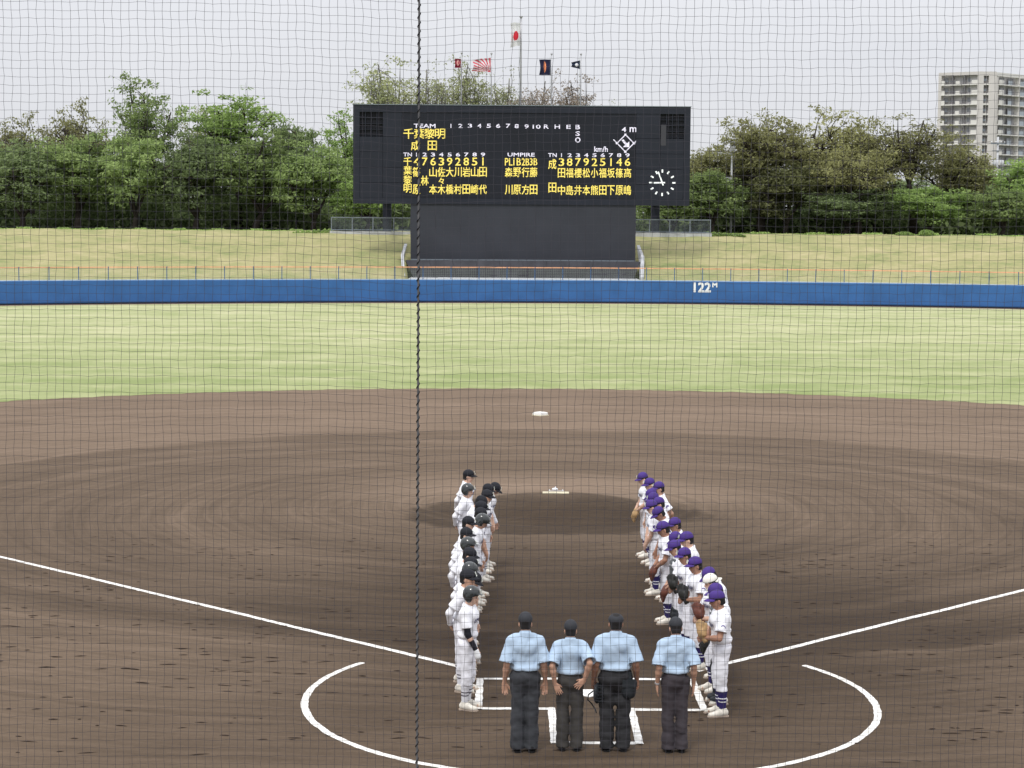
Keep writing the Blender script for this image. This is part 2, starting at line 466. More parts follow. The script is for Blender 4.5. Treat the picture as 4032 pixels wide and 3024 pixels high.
# footprints kicked into the dirt: low dark flecks, the shade of their hollows painted in
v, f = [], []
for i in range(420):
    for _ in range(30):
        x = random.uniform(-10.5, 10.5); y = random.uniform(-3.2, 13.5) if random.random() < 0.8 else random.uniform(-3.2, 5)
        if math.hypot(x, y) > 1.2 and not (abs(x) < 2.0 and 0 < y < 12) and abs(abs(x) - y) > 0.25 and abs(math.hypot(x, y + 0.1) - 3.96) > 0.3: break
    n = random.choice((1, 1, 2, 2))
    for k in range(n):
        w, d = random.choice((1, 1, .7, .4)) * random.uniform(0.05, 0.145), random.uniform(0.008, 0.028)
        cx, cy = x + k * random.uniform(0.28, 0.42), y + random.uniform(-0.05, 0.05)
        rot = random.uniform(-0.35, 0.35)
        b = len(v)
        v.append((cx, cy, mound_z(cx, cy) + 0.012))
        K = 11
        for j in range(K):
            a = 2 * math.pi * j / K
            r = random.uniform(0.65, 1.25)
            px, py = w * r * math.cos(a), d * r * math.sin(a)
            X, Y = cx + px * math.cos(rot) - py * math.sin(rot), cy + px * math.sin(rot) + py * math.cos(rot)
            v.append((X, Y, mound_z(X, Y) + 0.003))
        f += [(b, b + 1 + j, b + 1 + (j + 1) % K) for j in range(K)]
fp = put("footprint_scuffs", npmesh("footprint_scuffs", v, f, True), M_print_shade)
tag(fp, "scuffed footprints, their shade painted dark, scattered across the raked brown infield dirt", "footprints", kind="stuff")

# bases and plates
hp = put("home_plate", MB().add(
    [(-.215, .43, .012), (.215, .43, .012), (.215, .215, .012), (0, 0, .012), (-.215, .215, .012), (-.215, .43, -.02), (.215, .43, -.02), (.215, .215, -.02), (0, 0, -.02), (-.215, .215, -.02)],
    [(4, 3, 2, 1, 0), (0, 1, 6, 5), (1, 2, 7, 6), (2, 3, 8, 7), (3, 4, 9, 8), (4, 0, 5, 9)]).mesh("home_plate"), M_plate)
tag(hp, "white five-sided home plate lying between the two batter's boxes", "home plate")
b2 = empty("second_base", (0, 38.79, 0), math.radians(45))
tag(b2, "white square second base alone on the dirt beyond the mound", "base")
base_m = MB()
prof = [(0.19, 0.0), (0.195, 0.05), (0.175, 0.085), (0.12, 0.098), (0.0, 0.10)]
vv, ff = [], []
for r, z in prof[:-1]:
    for k in range(24):
        a = 2 * math.pi * k / 24; c = max(abs(math.cos(a)), abs(math.sin(a))) ** 0.85
        vv.append((r * math.cos(a) / c, r * math.sin(a) / c, z + 0.02))
vv.append((0, 0, .12))
for i in range(3):
    for k in range(24): ff.append((i * 24 + k, i * 24 + (k + 1) % 24, i * 24 + 24 + (k + 1) % 24, i * 24 + 24 + k))
ff += [(72 + k, 72 + (k + 1) % 24, 96) for k in range(24)]
put("cushion", MB().add(vv, ff).mesh("base_cushion", True), M_plate, b2)
put("edging", MB().box((-.2, -.2, 0), (.2, .2, .022)).mesh("base_edging"), M_plate_old, b2)
pp = put("pitchers_plate", MB().box((-.305, -.075, -.05), (.305, .075, .03)).mesh("pitchers_plate"), M_plate_old, loc=(0, 18.5, mound_z(0, 18.5)))
tag(pp, "long cream pitcher's plate set across the top of the mound", "pitcher's plate")
rb = empty("rosin_bag", (0.0, 19.25, mound_z(0, 19.25) + 0.0))
tag(rb, "small white rosin bag lying just behind the pitcher's plate", "rosin bag")
vv, ff = [], []
for i in range(7):
    t = math.pi * i / 6
    for k in range(12):
        a = 2 * math.pi * k / 12
        vv.append((0.075 * math.sin(t) * math.cos(a) * (1 + .1 * math.sin(3 * a)), 0.055 * math.sin(t) * math.sin(a), 0.04 - 0.035 * math.cos(t)))
for i in range(6):
    for k in range(12): ff.append((i * 12 + k, i * 12 + (k + 1) % 12, i * 12 + 12 + (k + 1) % 12, i * 12 + 12 + k))
put("pouch", MB().add(vv, ff).mesh("rosin_pouch", True), M_white, rb)
put("tied_neck", MB().tube([(0, 0, .065), (0.01, 0, .085), (0.02, 0, .10)], [.012, .008, .016], 8).mesh("tied_neck"), M_white, rb)
sb_ = put("cleat_scraper", MB().box((-.185, -.03, 0), (.185, .03, .02)).box((-.17, .03, 0), (-.15, .3, .012)).box((.15, .03, 0), (.17, .3, .012)).mesh("cleat_scraper"), M_con, loc=(0.06, 20.3, mound_z(0.06, 20.3)))
tag(sb_, "narrow white spike cleaner plate set in the dirt behind the mound top", "spike cleaner")

# ------------------------------------------------------------------ outfield wall and its net fence
wall = empty("outfield_wall", (0, wall_y(0), 0))
tag(wall, "long low blue padded outfield wall curving behind the grass", "wall")
def at(root, o):  # keep world coordinates for a part built in world space
    o.parent = root
    o.location = -root.location if o.location.length == 0 else o.location - root.location
    return o
def arc_pts(a0, a1, n, r=WR): return [(WCX + r * math.cos(a), WCY + r * math.sin(a), a) for a in np.linspace(a0, a1, n)]
def arc_sweep(profile, a0, a1, n, wob=0.0):
    """profile: list of (radial offset, z) closed"""
    v, f = [], []
    k = len(profile)
    for i, (x, y, a) in enumerate(arc_pts(a0, a1, n)):
        for dr, z in profile:
            v.append((x + dr * math.cos(a), y + dr * math.sin(a), z + (wob * math.sin(i * 1.7) if z > 1 else 0)))
    for i in range(n - 1):
        for j in range(k):
            f.append((i * k + j, i * k + (j + 1) % k, i * k + k + (j + 1) % k, i * k + k + j))
    return npmesh("sweep", v, f)
A0, A1 = math.radians(20), math.radians(165)
at(wall, put("padding", arc_sweep([(0, 0.13), (-0.03, 0.2), (-0.03, 1.68), (0.0, 1.72), (0.16, 1.72), (0.16, 0.13)], A0, A1, 260), M_blue))
at(wall, put("base_strip", arc_sweep([(0.0, 0.0), (0.02, 0.125), (0.15, 0.125), (0.15, 0.0)], A0, A1, 200), M_black))
at(wall, put("coping", arc_sweep([(0.0, 1.722), (0.0, 1.76), (0.5, 1.76), (0.5, 1.722)], A0, A1, 200), M_bluegrey))
# distance marking 122M painted on the padding
def on_wall(x, dz=0.0, off=0.05):
    a = math.atan2(wall_y(x) - WCY, x - WCX)
    return Vector((WCX + (WR - off) * math.cos(a), WCY + (WR - off) * math.sin(a), dz)), a - math.pi / 2
p, a = on_wall(13.50, 1.28)
at(wall, put("distance_number", textmesh("122", 1.22, 0.68, 0.05), M_white, loc=p, rot=(0, 0, a)))
p, a = on_wall(14.42, 1.46)
at(wall, put("metre_letter", textmesh("M", 0.34, 0.32, 0.06), M_white, loc=p, rot=(0, 0, a)))

fence = empty("net_fence", (0, wall_y(0) + .3, 1.76))
tag(fence, "low netting fence with blue posts and orange top edge above the blue wall", "fence")
step = 2.08 / WR
pm = MB().box((-.028, -.028, 0), (.028, .028, .93)).box((-.07, -.07, 0), (.07, .07, .012)).box((-.028, -.09, .86), (.028, -.028, .93)).mesh("fence_post")
wm = MB()
for k in range(15): wm.box((k * 0.139 - .0035, -.003, 0.03), (k * 0.139 + .0035, .003, .84))
for k in range(7): wm.box((0, -.008, 0.04 + k * .125 - .0035), (2.08, -.003, 0.04 + k * .125 + .0035))
wm = wm.mesh("net_panel")
n_p = int((math.radians(135) - math.radians(45)) / step)
for i in range(n_p + 1):
    an = math.radians(45) + i * step
    x, y = WCX + (WR + .25) * math.cos(an), WCY + (WR + .25) * math.sin(an)
    at(fence, put("post", pm, M_post, loc=(x, y, 1.76), rot=(0, random.uniform(-.012, .012), an - math.pi / 2)))
    if i: at(fence, put("net_panel", wm, M_wire, loc=(x, y, 1.76), rot=(0, 0, an - math.pi / 2 - step / 2)))
at(fence, put("top_edge", arc_sweep([(.205, 2.61), (.205, 2.68), (.285, 2.68), (.285, 2.61)], math.radians(44.5), math.radians(135.5), 200, 0.004), M_orange))

# ------------------------------------------------------------------ batter's eye, planter, parapets, railings
eye = empty("batters_eye_wall", (0.2, 129, 1.6))
tag(eye, "huge plain charcoal batter's eye screen below the scoreboard", "screen wall")
for k in range(9):          # cladding boards, each its own piece
    w = 17.63 / 9
    at(eye, put("cladding_panel", MB().box((-8.60 + k * w + .003, 129.0, 3.0), (-8.60 + (k + 1) * w - .003, 129.12, 7.335)).mesh("cladding_panel"), M_eye))
at(eye, put("backing", MB().box((-8.58, 129.12, 1.4), (9.0, 129.7, 7.338)).mesh("backing"), M_eye))
at(eye, put("bottom_rail", MB().box((-8.60, 128.95, 2.96), (9.03, 129.0, 3.04)).mesh("bottom_rail"), M_steel))
pl = empty("planter_wall", (0.2, 127.6, 1.6))
tag(pl, "low dark retaining wall with flared ends at the foot of the charcoal screen", "retaining wall")
seg = 10
for k in range(seg):
    x0t, x1t = -8.95 + k * 18.3 / seg, -8.95 + (k + 1) * 18.3 / seg
    x0b, x1b = -8.35 + k * 17.2 / seg, -8.35 + (k + 1) * 17.2 / seg
    g = .008
    v = [(x0b + g, 127.5, 1.66), (x1b - g, 127.5, 1.66), (x1t - g, 128.0, 2.96), (x0t + g, 128.0, 2.96), (x0b + g, 128.9, 1.66), (x1b - g, 128.9, 1.66), (x1t - g, 128.9, 2.96), (x0t + g, 128.9, 2.96)]
    at(pl, put("concrete_panel", MB().add(v, [(0, 1, 2, 3), (5, 4, 7, 6), (4, 0, 3, 7), (1, 5, 6, 2), (3, 2, 6, 7), (4, 5, 1, 0)]).mesh("concrete_panel"), M_eye2))
def parapet(x, s, label):
    v = []
    for xx in (x - .11, x + .11):
        v += [(xx + s * .35, 124.2, 1.5), (xx, 134.5, 1.5), (xx, 134.5, 4.15), (xx, 129, 3.35), (xx + s * .25, 125.6, 2.2), (xx + s * .35, 124.2, 1.9)]
    o = put("sloping_parapet", MB().add(v, [(0, 1, 2, 3, 4, 5)[::-1], (6, 7, 8, 9, 10, 11)] + [(i, (i + 1) % 6, 6 + (i + 1) % 6, 6 + i) for i in range(6)]).mesh("parapet"), M_con)
    tag(o, label, "parapet", "parapets beside the charcoal screen")
parapet(-9.25, 1, "pale sloping concrete parapet down the bank at the left edge of the charcoal screen")
parapet(9.62, -1, "pale sloping concrete parapet down the bank at the right edge of the charcoal screen")
def railing(x0, x1, label, kerb):
    y = 140.0
    r = empty("bank_top_railing", ((x0 + x1) / 2, y, 5.0))
    tag(r, label, "railing", "grey railings on top of the bank")
    n = 4
    z0, z1 = 5.12, 6.20
    at(r, put("top_rail", MB().box((x0, y - .04, z1 - .05), (x1, y + .04, z1 + .05)).mesh("top_rail"), M_steel))
    at(r, put("bottom_rail", MB().box((x0, y - .03, z0 + .02), (x1, y + .03, z0 + .10)).mesh("bottom_rail"), M_steel))
    for k in range(n + 1):
        x = x0 + (x1 - x0) * k / n
        at(r, put("post", MB().box((x - .05, y - .051, z0 - .3), (x + .05, y + .051, z1 + .051)).mesh("post"), M_steel))
    for k in range(n):
        a, b = x0 + (x1 - x0) * k / n + .05, x0 + (x1 - x0) * (k + 1) / n - .05
        w = MB()
        m_ = int((b - a) / .1)
        for j in range(1, m_): w.box((a + (b - a) * j / m_ - .006, y - .006, z0 + .1), (a + (b - a) * j / m_ + .006, y + .006, z1 - .05))
        for j in range(1, 9): w.box((a, y - .012, z0 + .1 + j * .1), (b, y - .006, z0 + .112 + j * .1))
        at(r, put("mesh_panel", w.mesh("mesh_panel"), M_steel))
    at(r, put("kerb", MB().box((x0 - .1, y - .4, 4.55), (x1 + .1, y + .2, kerb)).mesh("kerb"), M_con))
railing(-15.75, -8.8, "grey mesh railing on a thin white kerb to the left of the charcoal screen", 5.06)
railing(9.2, 16.0, "grey mesh railing on a thick white kerb to the right of the charcoal screen", 5.11)

# ------------------------------------------------------------------ scoreboard
BOARD = [('TEAM', -7.53, 13.4, 1.68, 0.3, 'w'),('1', -5.48, 13.41, 0.32, 0.3, 'w'),('2', -4.74, 13.42, 0.32, 0.3, 'w'),('3', -4.0, 13.43, 0.32, 0.3, 'w'),('4', -3.27, 13.43, 0.32, 0.3, 'w'),('5', -2.53, 13.44, 0.32, 0.3, 'w'),('6', -1.8, 13.44, 0.32, 0.3, 'w'),('7', -1.03, 13.45, 0.32, 0.3, 'w'),('8', -0.35, 13.43, 0.32, 0.3, 'w'),('9', 0.42, 13.41, 0.32, 0.3, 'w'),('10', 1.2, 13.4, 0.6, 0.3, 'w'),('R', 1.95, 13.41, 0.36, 0.3, 'w'),('H', 2.81, 13.41, 0.4, 0.3, 'w'),('E', 3.69, 13.41, 0.32, 0.3, 'w'),('B', 4.41, 13.4, 0.32, 0.34, 'w'),('S', 4.41, 12.89, 0.32, 0.34, 'w'),('O', 4.42, 12.4, 0.4, 0.4, 'w'),('4', 8.01, 13.23, 0.32, 0.36, 'w'),('m', 8.72, 13.23, 0.52, 0.36, 'w'),('km/h', 6.24, 11.7, 1.04, 0.4, 'w'),('千', -8.78, 12.79, 0.78, 0.78, 'y'),('葉', -7.96, 12.8, 0.78, 0.78, 'y'),('黎', -7.15, 12.8, 0.78, 0.78, 'y'),('明', -6.33, 12.81, 0.78, 0.78, 'y'),('成', -8.24, 11.87, 0.7, 0.74, 'y'),('田', -6.93, 11.88, 0.7, 0.74, 'y'),('TN', -8.85, 11.17, 0.66, 0.28, 'w'),('1', -8.16, 11.17, 0.32, 0.28, 'w'),('2', -7.51, 11.18, 0.32, 0.28, 'w'),('3', -6.87, 11.18, 0.32, 0.28, 'w'),('4', -6.22, 11.19, 0.32, 0.28, 'w'),('5', -5.57, 11.19, 0.32, 0.28, 'w'),('6', -4.92, 11.2, 0.32, 0.28, 'w'),('7', -4.27, 11.2, 0.32, 0.28, 'w'),('8', -3.62, 11.21, 0.32, 0.28, 'w'),('9', -2.97, 11.21, 0.32, 0.28, 'w'),('千', -8.85, 10.63, 0.62, 0.66, 'y'),('葉', -8.84, 9.94, 0.62, 0.66, 'y'),('黎', -8.84, 9.21, 0.62, 0.66, 'y'),('明', -8.84, 8.54, 0.62, 0.66, 'y'),('4', -8.16, 10.63, 0.42, 0.6, 'y'),('7', -7.51, 10.64, 0.42, 0.6, 'y'),('6', -6.86, 10.64, 0.42, 0.6, 'y'),('3', -6.21, 10.64, 0.42, 0.6, 'y'),('9', -5.57, 10.65, 0.42, 0.6, 'y'),('2', -4.92, 10.65, 0.42, 0.6, 'y'),('8', -4.27, 10.66, 0.42, 0.6, 'y'),('5', -3.62, 10.66, 0.42, 0.6, 'y'),('1', -2.97, 10.67, 0.42, 0.6, 'y'),('篠', -8.16, 9.82, 0.58, 0.74, 'y'),('山', -6.86, 9.83, 0.58, 0.74, 'y'),('佐', -6.21, 9.84, 0.58, 0.74, 'y'),('大', -5.56, 9.84, 0.58, 0.74, 'y'),('川', -4.91, 9.85, 0.58, 0.74, 'y'),('岩', -4.26, 9.85, 0.58, 0.74, 'y'),('山', -3.61, 9.86, 0.58, 0.74, 'y'),('田', -2.96, 9.86, 0.58, 0.74, 'y'),('林', -7.51, 9.16, 0.58, 0.74, 'y'),('々', -6.21, 9.16, 0.42, 0.48, 'y'),('原', -8.15, 8.47, 0.58, 0.74, 'y'),('本', -6.86, 8.48, 0.58, 0.74, 'y'),('木', -6.21, 8.48, 0.58, 0.74, 'y'),('橋', -5.56, 8.49, 0.58, 0.74, 'y'),('村', -4.91, 8.49, 0.58, 0.74, 'y'),('田', -4.26, 8.5, 0.58, 0.74, 'y'),('崎', -3.61, 8.5, 0.58, 0.74, 'y'),('代', -2.96, 8.51, 0.58, 0.74, 'y'),('UMPIRE', 0.01, 11.22, 2.1, 0.28, 'w'),('PL', -0.96, 10.66, 0.58, 0.56, 'y'),('1B', -0.3, 10.67, 0.58, 0.56, 'y'),('2B', 0.35, 10.67, 0.58, 0.56, 'y'),('3B', 0.98, 10.68, 0.58, 0.56, 'y'),('森', -0.95, 9.85, 0.58, 0.74, 'y'),('野', -0.3, 9.86, 0.58, 0.74, 'y'),('行', 0.36, 9.86, 0.58, 0.74, 'y'),('藤', 0.99, 9.87, 0.58, 0.74, 'y'),('川', -0.94, 8.5, 0.58, 0.74, 'y'),('原', -0.29, 8.51, 0.58, 0.74, 'y'),('方', 0.37, 8.51, 0.58, 0.74, 'y'),('田', 1.0, 8.52, 0.58, 0.74, 'y'),('TN', 2.45, 11.21, 0.66, 0.28, 'w'),('1', 3.16, 11.21, 0.32, 0.28, 'w'),('2', 3.8, 11.21, 0.32, 0.28, 'w'),('3', 4.44, 11.21, 0.32, 0.28, 'w'),('4', 5.09, 11.22, 0.32, 0.28, 'w'),('5', 5.73, 11.22, 0.32, 0.28, 'w'),('6', 6.38, 11.23, 0.32, 0.28, 'w'),('7', 7.02, 11.23, 0.32, 0.28, 'w'),('8', 7.66, 11.24, 0.32, 0.28, 'w'),('9', 8.31, 11.24, 0.32, 0.28, 'w'),('成', 2.45, 10.51, 0.62, 0.76, 'y'),('田', 2.47, 8.68, 0.6, 0.76, 'y'),('3', 3.16, 10.67, 0.42, 0.6, 'y'),('8', 3.8, 10.68, 0.42, 0.6, 'y'),('7', 4.45, 10.68, 0.42, 0.6, 'y'),('9', 5.09, 10.69, 0.42, 0.6, 'y'),('2', 5.74, 10.69, 0.42, 0.6, 'y'),('5', 6.38, 10.7, 0.42, 0.6, 'y'),('1', 7.03, 10.7, 0.42, 0.6, 'y'),('4', 7.67, 10.71, 0.42, 0.6, 'y'),('6', 8.32, 10.71, 0.42, 0.6, 'y'),('田', 3.17, 9.83, 0.56, 0.72, 'y'),('福', 3.81, 9.84, 0.56, 0.72, 'y'),('櫻', 4.46, 9.84, 0.56, 0.72, 'y'),('松', 5.1, 9.85, 0.56, 0.72, 'y'),('小', 5.75, 9.85, 0.56, 0.72, 'y'),('福', 6.39, 9.85, 0.56, 0.72, 'y'),('坂', 7.04, 9.86, 0.56, 0.72, 'y'),('篠', 7.68, 9.86, 0.56, 0.72, 'y'),('高', 8.33, 9.87, 0.56, 0.72, 'y'),('中', 3.18, 8.49, 0.56, 0.74, 'y'),('島', 3.83, 8.49, 0.56, 0.74, 'y'),('井', 4.47, 8.5, 0.56, 0.74, 'y'),('本', 5.12, 8.5, 0.56, 0.74, 'y'),('熊', 5.76, 8.51, 0.56, 0.74, 'y'),('田', 6.41, 8.51, 0.56, 0.74, 'y'),('下', 7.05, 8.52, 0.56, 0.74, 'y'),('原', 7.7, 8.52, 0.56, 0.74, 'y'),('嶋', 8.34, 8.53, 0.56, 0.74, 'y')]
SBY = 128.9
sb = empty("scoreboard", (0.05, 129.6, 7.34))
tag(sb, "wide black electronic scoreboard with yellow Japanese lettering and a white clock", "scoreboard")
fr = MB()
X0, X1, Z0, Z1 = -13.1, 13.2, 7.34, 15.0
fr.box((X0, SBY, Z0), (X1, SBY + .25, Z0 + .45)).box((X0, SBY, Z1 - .55), (X1, SBY + .25, Z1)).box((X0, SBY, Z0 + .45), (X0 + .5, SBY + .25, Z1 - .55)).box((X1 - .5, SBY, Z0 + .45), (X1, SBY + .25, Z1 - .55))
fr.box((X0 + .002, SBY + .25, Z0 + .002), (X1 - .002, SBY + 2.3, Z1 - .002))
at(sb, put("cabinet", fr.mesh("cabinet"), M_board))
# dark cladding panels of the cabinet front either side of the display
holes = {'L': (-12.6, -10.8), 'R': (10.87, 12.70)}
def cab(x0, x1, z0, z1, y=SBY + .03): at(sb, put("front_panel", MB().box((x0 + .012, y, z0 + .012), (x1 - .012, SBY + .249, z1 - .012)).mesh("front_panel"), M_board))
for x0, x1 in ((X0 + .5, -10.79), (-10.79, -9.3), (8.95, 10.86), (10.86, X1 - .5)):
    for k in range(4):
        z0 = Z0 + .45 + k * 1.19; z1 = z0 + 1.19
        cab(x0, x1, z0, z1)
    if x0 in (-10.79, 8.95): cab(x0, x1, Z0 + .45 + 4.76, Z1 - .55)
at(sb, put("display_panel", MB().box((-9.3, SBY + .05, Z0 + .46), (8.94, SBY + .249, Z1 - .56)).mesh("display_panel"), M_board_in))
for x0, x1 in holes.values():
    g = at(sb, put("ventilation_grille", MB().box((x0, SBY + .20, 12.21), (x1, SBY + .249, 14.44)).mesh("grille_back"), M_vent))
    for k in range(1, 4):
        x = x0 + (x1 - x0) * k / 4
        q = put("mullion", MB().box((x - .03, SBY + .08, 12.21), (x + .03, SBY + .2, 14.44)).mesh("mullion"), M_board, g)
    for k in range(1, 5):
        z = 12.21 + 2.23 * k / 5
        q = put("louvre", MB().box((x0, SBY + .1, z - .02), (x1, SBY + .19, z + .02)).mesh("louvre"), M_board, g)
at(sb, put("service_hatch", MB().box((10.9, SBY + .02, 12.0), (11.3, SBY + .079, 13.62)).mesh("service_hatch"), mat("grey_hatch", (0.05, 0.05, 0.06), 0.7)))
at(sb, put("roof_edge", MB().box((X0 - .05, SBY - .05, Z1), (X1 + .05, SBY + 2.35, Z1 + .06)).mesh("roof_edge"), M_steel))
cache = {}
for s, x, z, w, h, c in BOARD:
    k = (s, w, h)
    if k not in cache: cache[k] = textmesh(s, w, h, 0.013 if c == 'y' else 0.028)
    at(sb, put("lit_lettering", cache[k], M_ledy if c == 'y' else M_ledw, loc=(x, SBY + .035, z)))
# wind indicator
def bar(mb, x0, z0, x1, z1, w, y=SBY + .035, d=.012):
    v = Vector((x1 - x0, 0, z1 - z0)); n = Vector((-v.z, 0, v.x)).normalized() * w / 2
    a, b = Vector((x0, y, z0)), Vector((x1, y, z1))
    mb.add([a - n, b - n, b + n, a + n, a - n + Vector((0, d, 0)), b - n + Vector((0, d, 0)), b + n + Vector((0, d, 0)), a + n + Vector((0, d, 0))],
           [(0, 1, 2, 3), (7, 6, 5, 4), (0, 4, 5, 1), (1, 5, 6, 2), (2, 6, 7, 3), (3, 7, 4, 0)])
dm = MB(); cx, cz, R_ = 8.14, 12.17, 0.66
for a, b in (((0, R_), (R_, 0)), ((R_, 0), (0, -R_)), ((0, -R_), (-R_, 0)), ((-R_, 0), (0, R_))): bar(dm, cx + a[0], cz + a[1], cx + b[0], cz + b[1], .075)
bar(dm, cx - R_, cz, cx - R_ - .28, cz + .28, .07); bar(dm, cx + R_, cz, cx + R_ + .28, cz + .28, .07)
for a in ((0, R_), (R_, 0), (-R_, 0), (0, -R_)): bar(dm, cx + a[0] - .09, cz + a[1], cx + a[0] + .09, cz + a[1], .16, SBY + .03)
at(sb, put("diamond_symbol", dm.mesh("diamond"), M_ledw))
am = MB(); bar(am, cx - .24, cz + .26, cx + .1, cz - .12, .17)
am.add([(cx + .3, SBY + .03, cz - .3), (cx + .3, SBY + .03, cz + .14), (cx - .2, SBY + .03, cz - .3)], [(0, 1, 2)])
at(sb, put("arrow_symbol", am.mesh("arrow"), M_ledw))
# clock
cx, cz = 11.05, 9.12
ck = at(sb, put("clock_face", MB().tube([(cx, SBY + .035, cz), (cx, SBY + .02, cz)], 1.12, 40).mesh("clock_face"), M_board))
ck.location = Vector((cx, SBY + .028, cz)) - sb.location
ck.data.transform(Matrix.Translation((-cx, -(SBY + .028), -cz)))
for k in range(12):
    a = k * math.pi / 6
    mb = MB(); bar(mb, .79 * math.sin(a), .79 * math.cos(a), 1.03 * math.sin(a), 1.03 * math.cos(a), .115, -.03)
    put("hour_mark", mb.mesh("hour_mark"), M_clockw, ck)
for nm, a, L, w in (("hour_hand", math.radians(-91), .66, .12), ("minute_hand", math.radians(-21), .92, .10)):
    mb = MB(); bar(mb, -.22 * math.sin(a), -.22 * math.cos(a), L * math.sin(a), L * math.cos(a), w, -.04 if nm[0] == 'h' else -.055)
    put(nm, mb.mesh(nm), M_clockw, ck)
# legs of the scoreboard behind the screen
for x in (-11.2, 11.5):
    at(sb, put("support_column", MB().box((x - .35, 141.4, 4.3), (x + .35, 142.2, 7.5)).box((x - .25, SBY + 2.25, 7.5), (x + .25, 142.2, 8.0)).mesh("support_column"), M_board))

# ------------------------------------------------------------------ flagpoles and flags
def face_flag(name, x, ztop, w, h, fold, pattern, mats_, label, skew=0.0, droop=0.0):
    """cloth blowing to the left of its pole: a waved grid, colours by face"""
    nx, nz = 42, 36
    v, f, mi = [], [], []
    for i in range(nx + 1):
        u = i / nx
        for j in range(nz + 1):
            t = j / nz
            px = -w * u * (1 - 0.10 * math.sin(t * 3.1))
            py = fold * math.sin(u * 9 + t * 1.5) * (0.25 + u) + 0.04 * math.sin(t * 8)
            pz = -h * t - skew * u * (1 - 2 * t) * h - droop * u * u
            v.append((px - .06, py, pz))
    for i in range(nx):
        for j in range(nz):
            a = i * (nz + 1) + j
            f.append((a, a + 1, a + nz + 2, a + nz + 1)); mi.append(pattern((i + .5) / nx, (j + .5) / nz))
    me = npmesh(name, v, f, True)
    for m in mats_: me.materials.append(m)
    me.polygons.foreach_set("material_index", np.array(mi, np.int32))
    o = bpy.data.objects.new(name, me); COL.objects.link(o); o.location = (x, 135, ztop)
    tag(o, label, "flag", "flags above the scoreboard")
    return o
F_white = mat("flag_white", (0.75, 0.75, 0.77), 0.9); F_red = mat("flag_red", (0.62, 0.03, 0.05), 0.9)
F_marn = mat("flag_maroon", (0.25, 0.012, 0.04), 0.9); F_pink = mat("flag_pink", (0.75, 0.40, 0.36), 0.9)
F_navy = mat("flag_navy", (0.022, 0.022, 0.06), 0.9); F_blk = mat("flag_blue_black", (0.02, 0.03, 0.06), 0.9); F_org = mat("flag_orange", (0.85, 0.28, 0.12), 0.9)
F_rayred = mat("flag_ray_red", (0.65, 0.10, 0.14), 0.9)
def pole(x, ztop, r, label):
    p = empty("flagpole", (x, 135, 5.0)); tag(p, label, "flagpole", "flagpoles behind the scoreboard")
    at(p, put("shaft", MB().tube([(x, 135, 5.0), (x, 135, ztop - 2), (x, 135, ztop)], [r * 1.4, r * 1.05, r], 10).mesh("shaft", True), M_pole))
    at(p, put("finial", MB().tube([(x, 135, ztop), (x, 135, ztop + .06), (x, 135, ztop + .16), (x, 135, ztop + .22)], [r * .9, r * 1.9, r * 1.7, .01], 10).mesh("finial", True), M_pole))
    at(p, put("halyard", MB().tube([(x - r - .05, 134.93, 6), (x - r - .07, 134.93, ztop - .1)], .008, 5).mesh("halyard"), M_wire))
pole(-4.80, 19.42, .045, "short white flagpole flying the small maroon flag")
pole(-2.40, 19.40, .045, "short white flagpole flying the red and white rayed flag")
pole(-0.03, 22.35, .075, "tallest white flagpole in the middle, flying the white flag with a red disc")
pole(2.46, 19.40, .045, "short white flagpole flying the navy flag with an orange emblem")
pole(4.83, 19.40, .045, "short white flagpole farthest right with the small black flag")
face_flag("flag", -4.80, 19.05, .52, .72, .05, lambda u, t: 1 if ((u - .5) / .22) ** 2 + ((t - .45) / .33) ** 2 < 1 and not (((u - .45) / .09) ** 2 + ((t - .45) / .2) ** 2 < 1) else 0, [F_marn, F_pink], "small maroon flag with a pink ring emblem")
def rays(u, t):
    a = math.atan2(u - 0.03, 1.02 - t)            # rays from the lower hoist corner
    if math.hypot(u - .0, 1 - t) < .16: return 1
    return 1 if int((a + 0.02) / (math.pi / 2) * 15) % 2 == 0 else 0
face_flag("flag", -2.40, 19.15, 1.52, 1.15, .16, rays, [F_white, F_rayred], "red and white flag with rays fanning out from one corner", skew=.12, droop=.05)
face_flag("flag", -0.03, 21.95, 0.80, 1.80, .16, lambda u, t: 1 if ((u - .48) / .30) ** 2 + ((t - .56) / .20) ** 2 < 1 else 0, [F_white, F_red], "drooping white flag with a red disc on the tallest pole", skew=-.05, droop=.1)
face_flag("flag", 2.46, 19.05, .95, 1.25, .10, lambda u, t: 1 if abs(u - .55) < .11 * math.sin(max(0, min(1, (t - .1) / .75)) * math.pi) ** .7 else 0, [F_navy, F_org], "square navy flag with a flame-like orange emblem")
face_flag("flag", 4.83, 19.0, .74, .70, .08, lambda u, t: 1 if ((u - .42) / .2) ** 2 + ((t - .55) / .26) ** 2 < 1 else 0, [F_blk, F_white], "small black flag with a white round emblem", skew=.25)

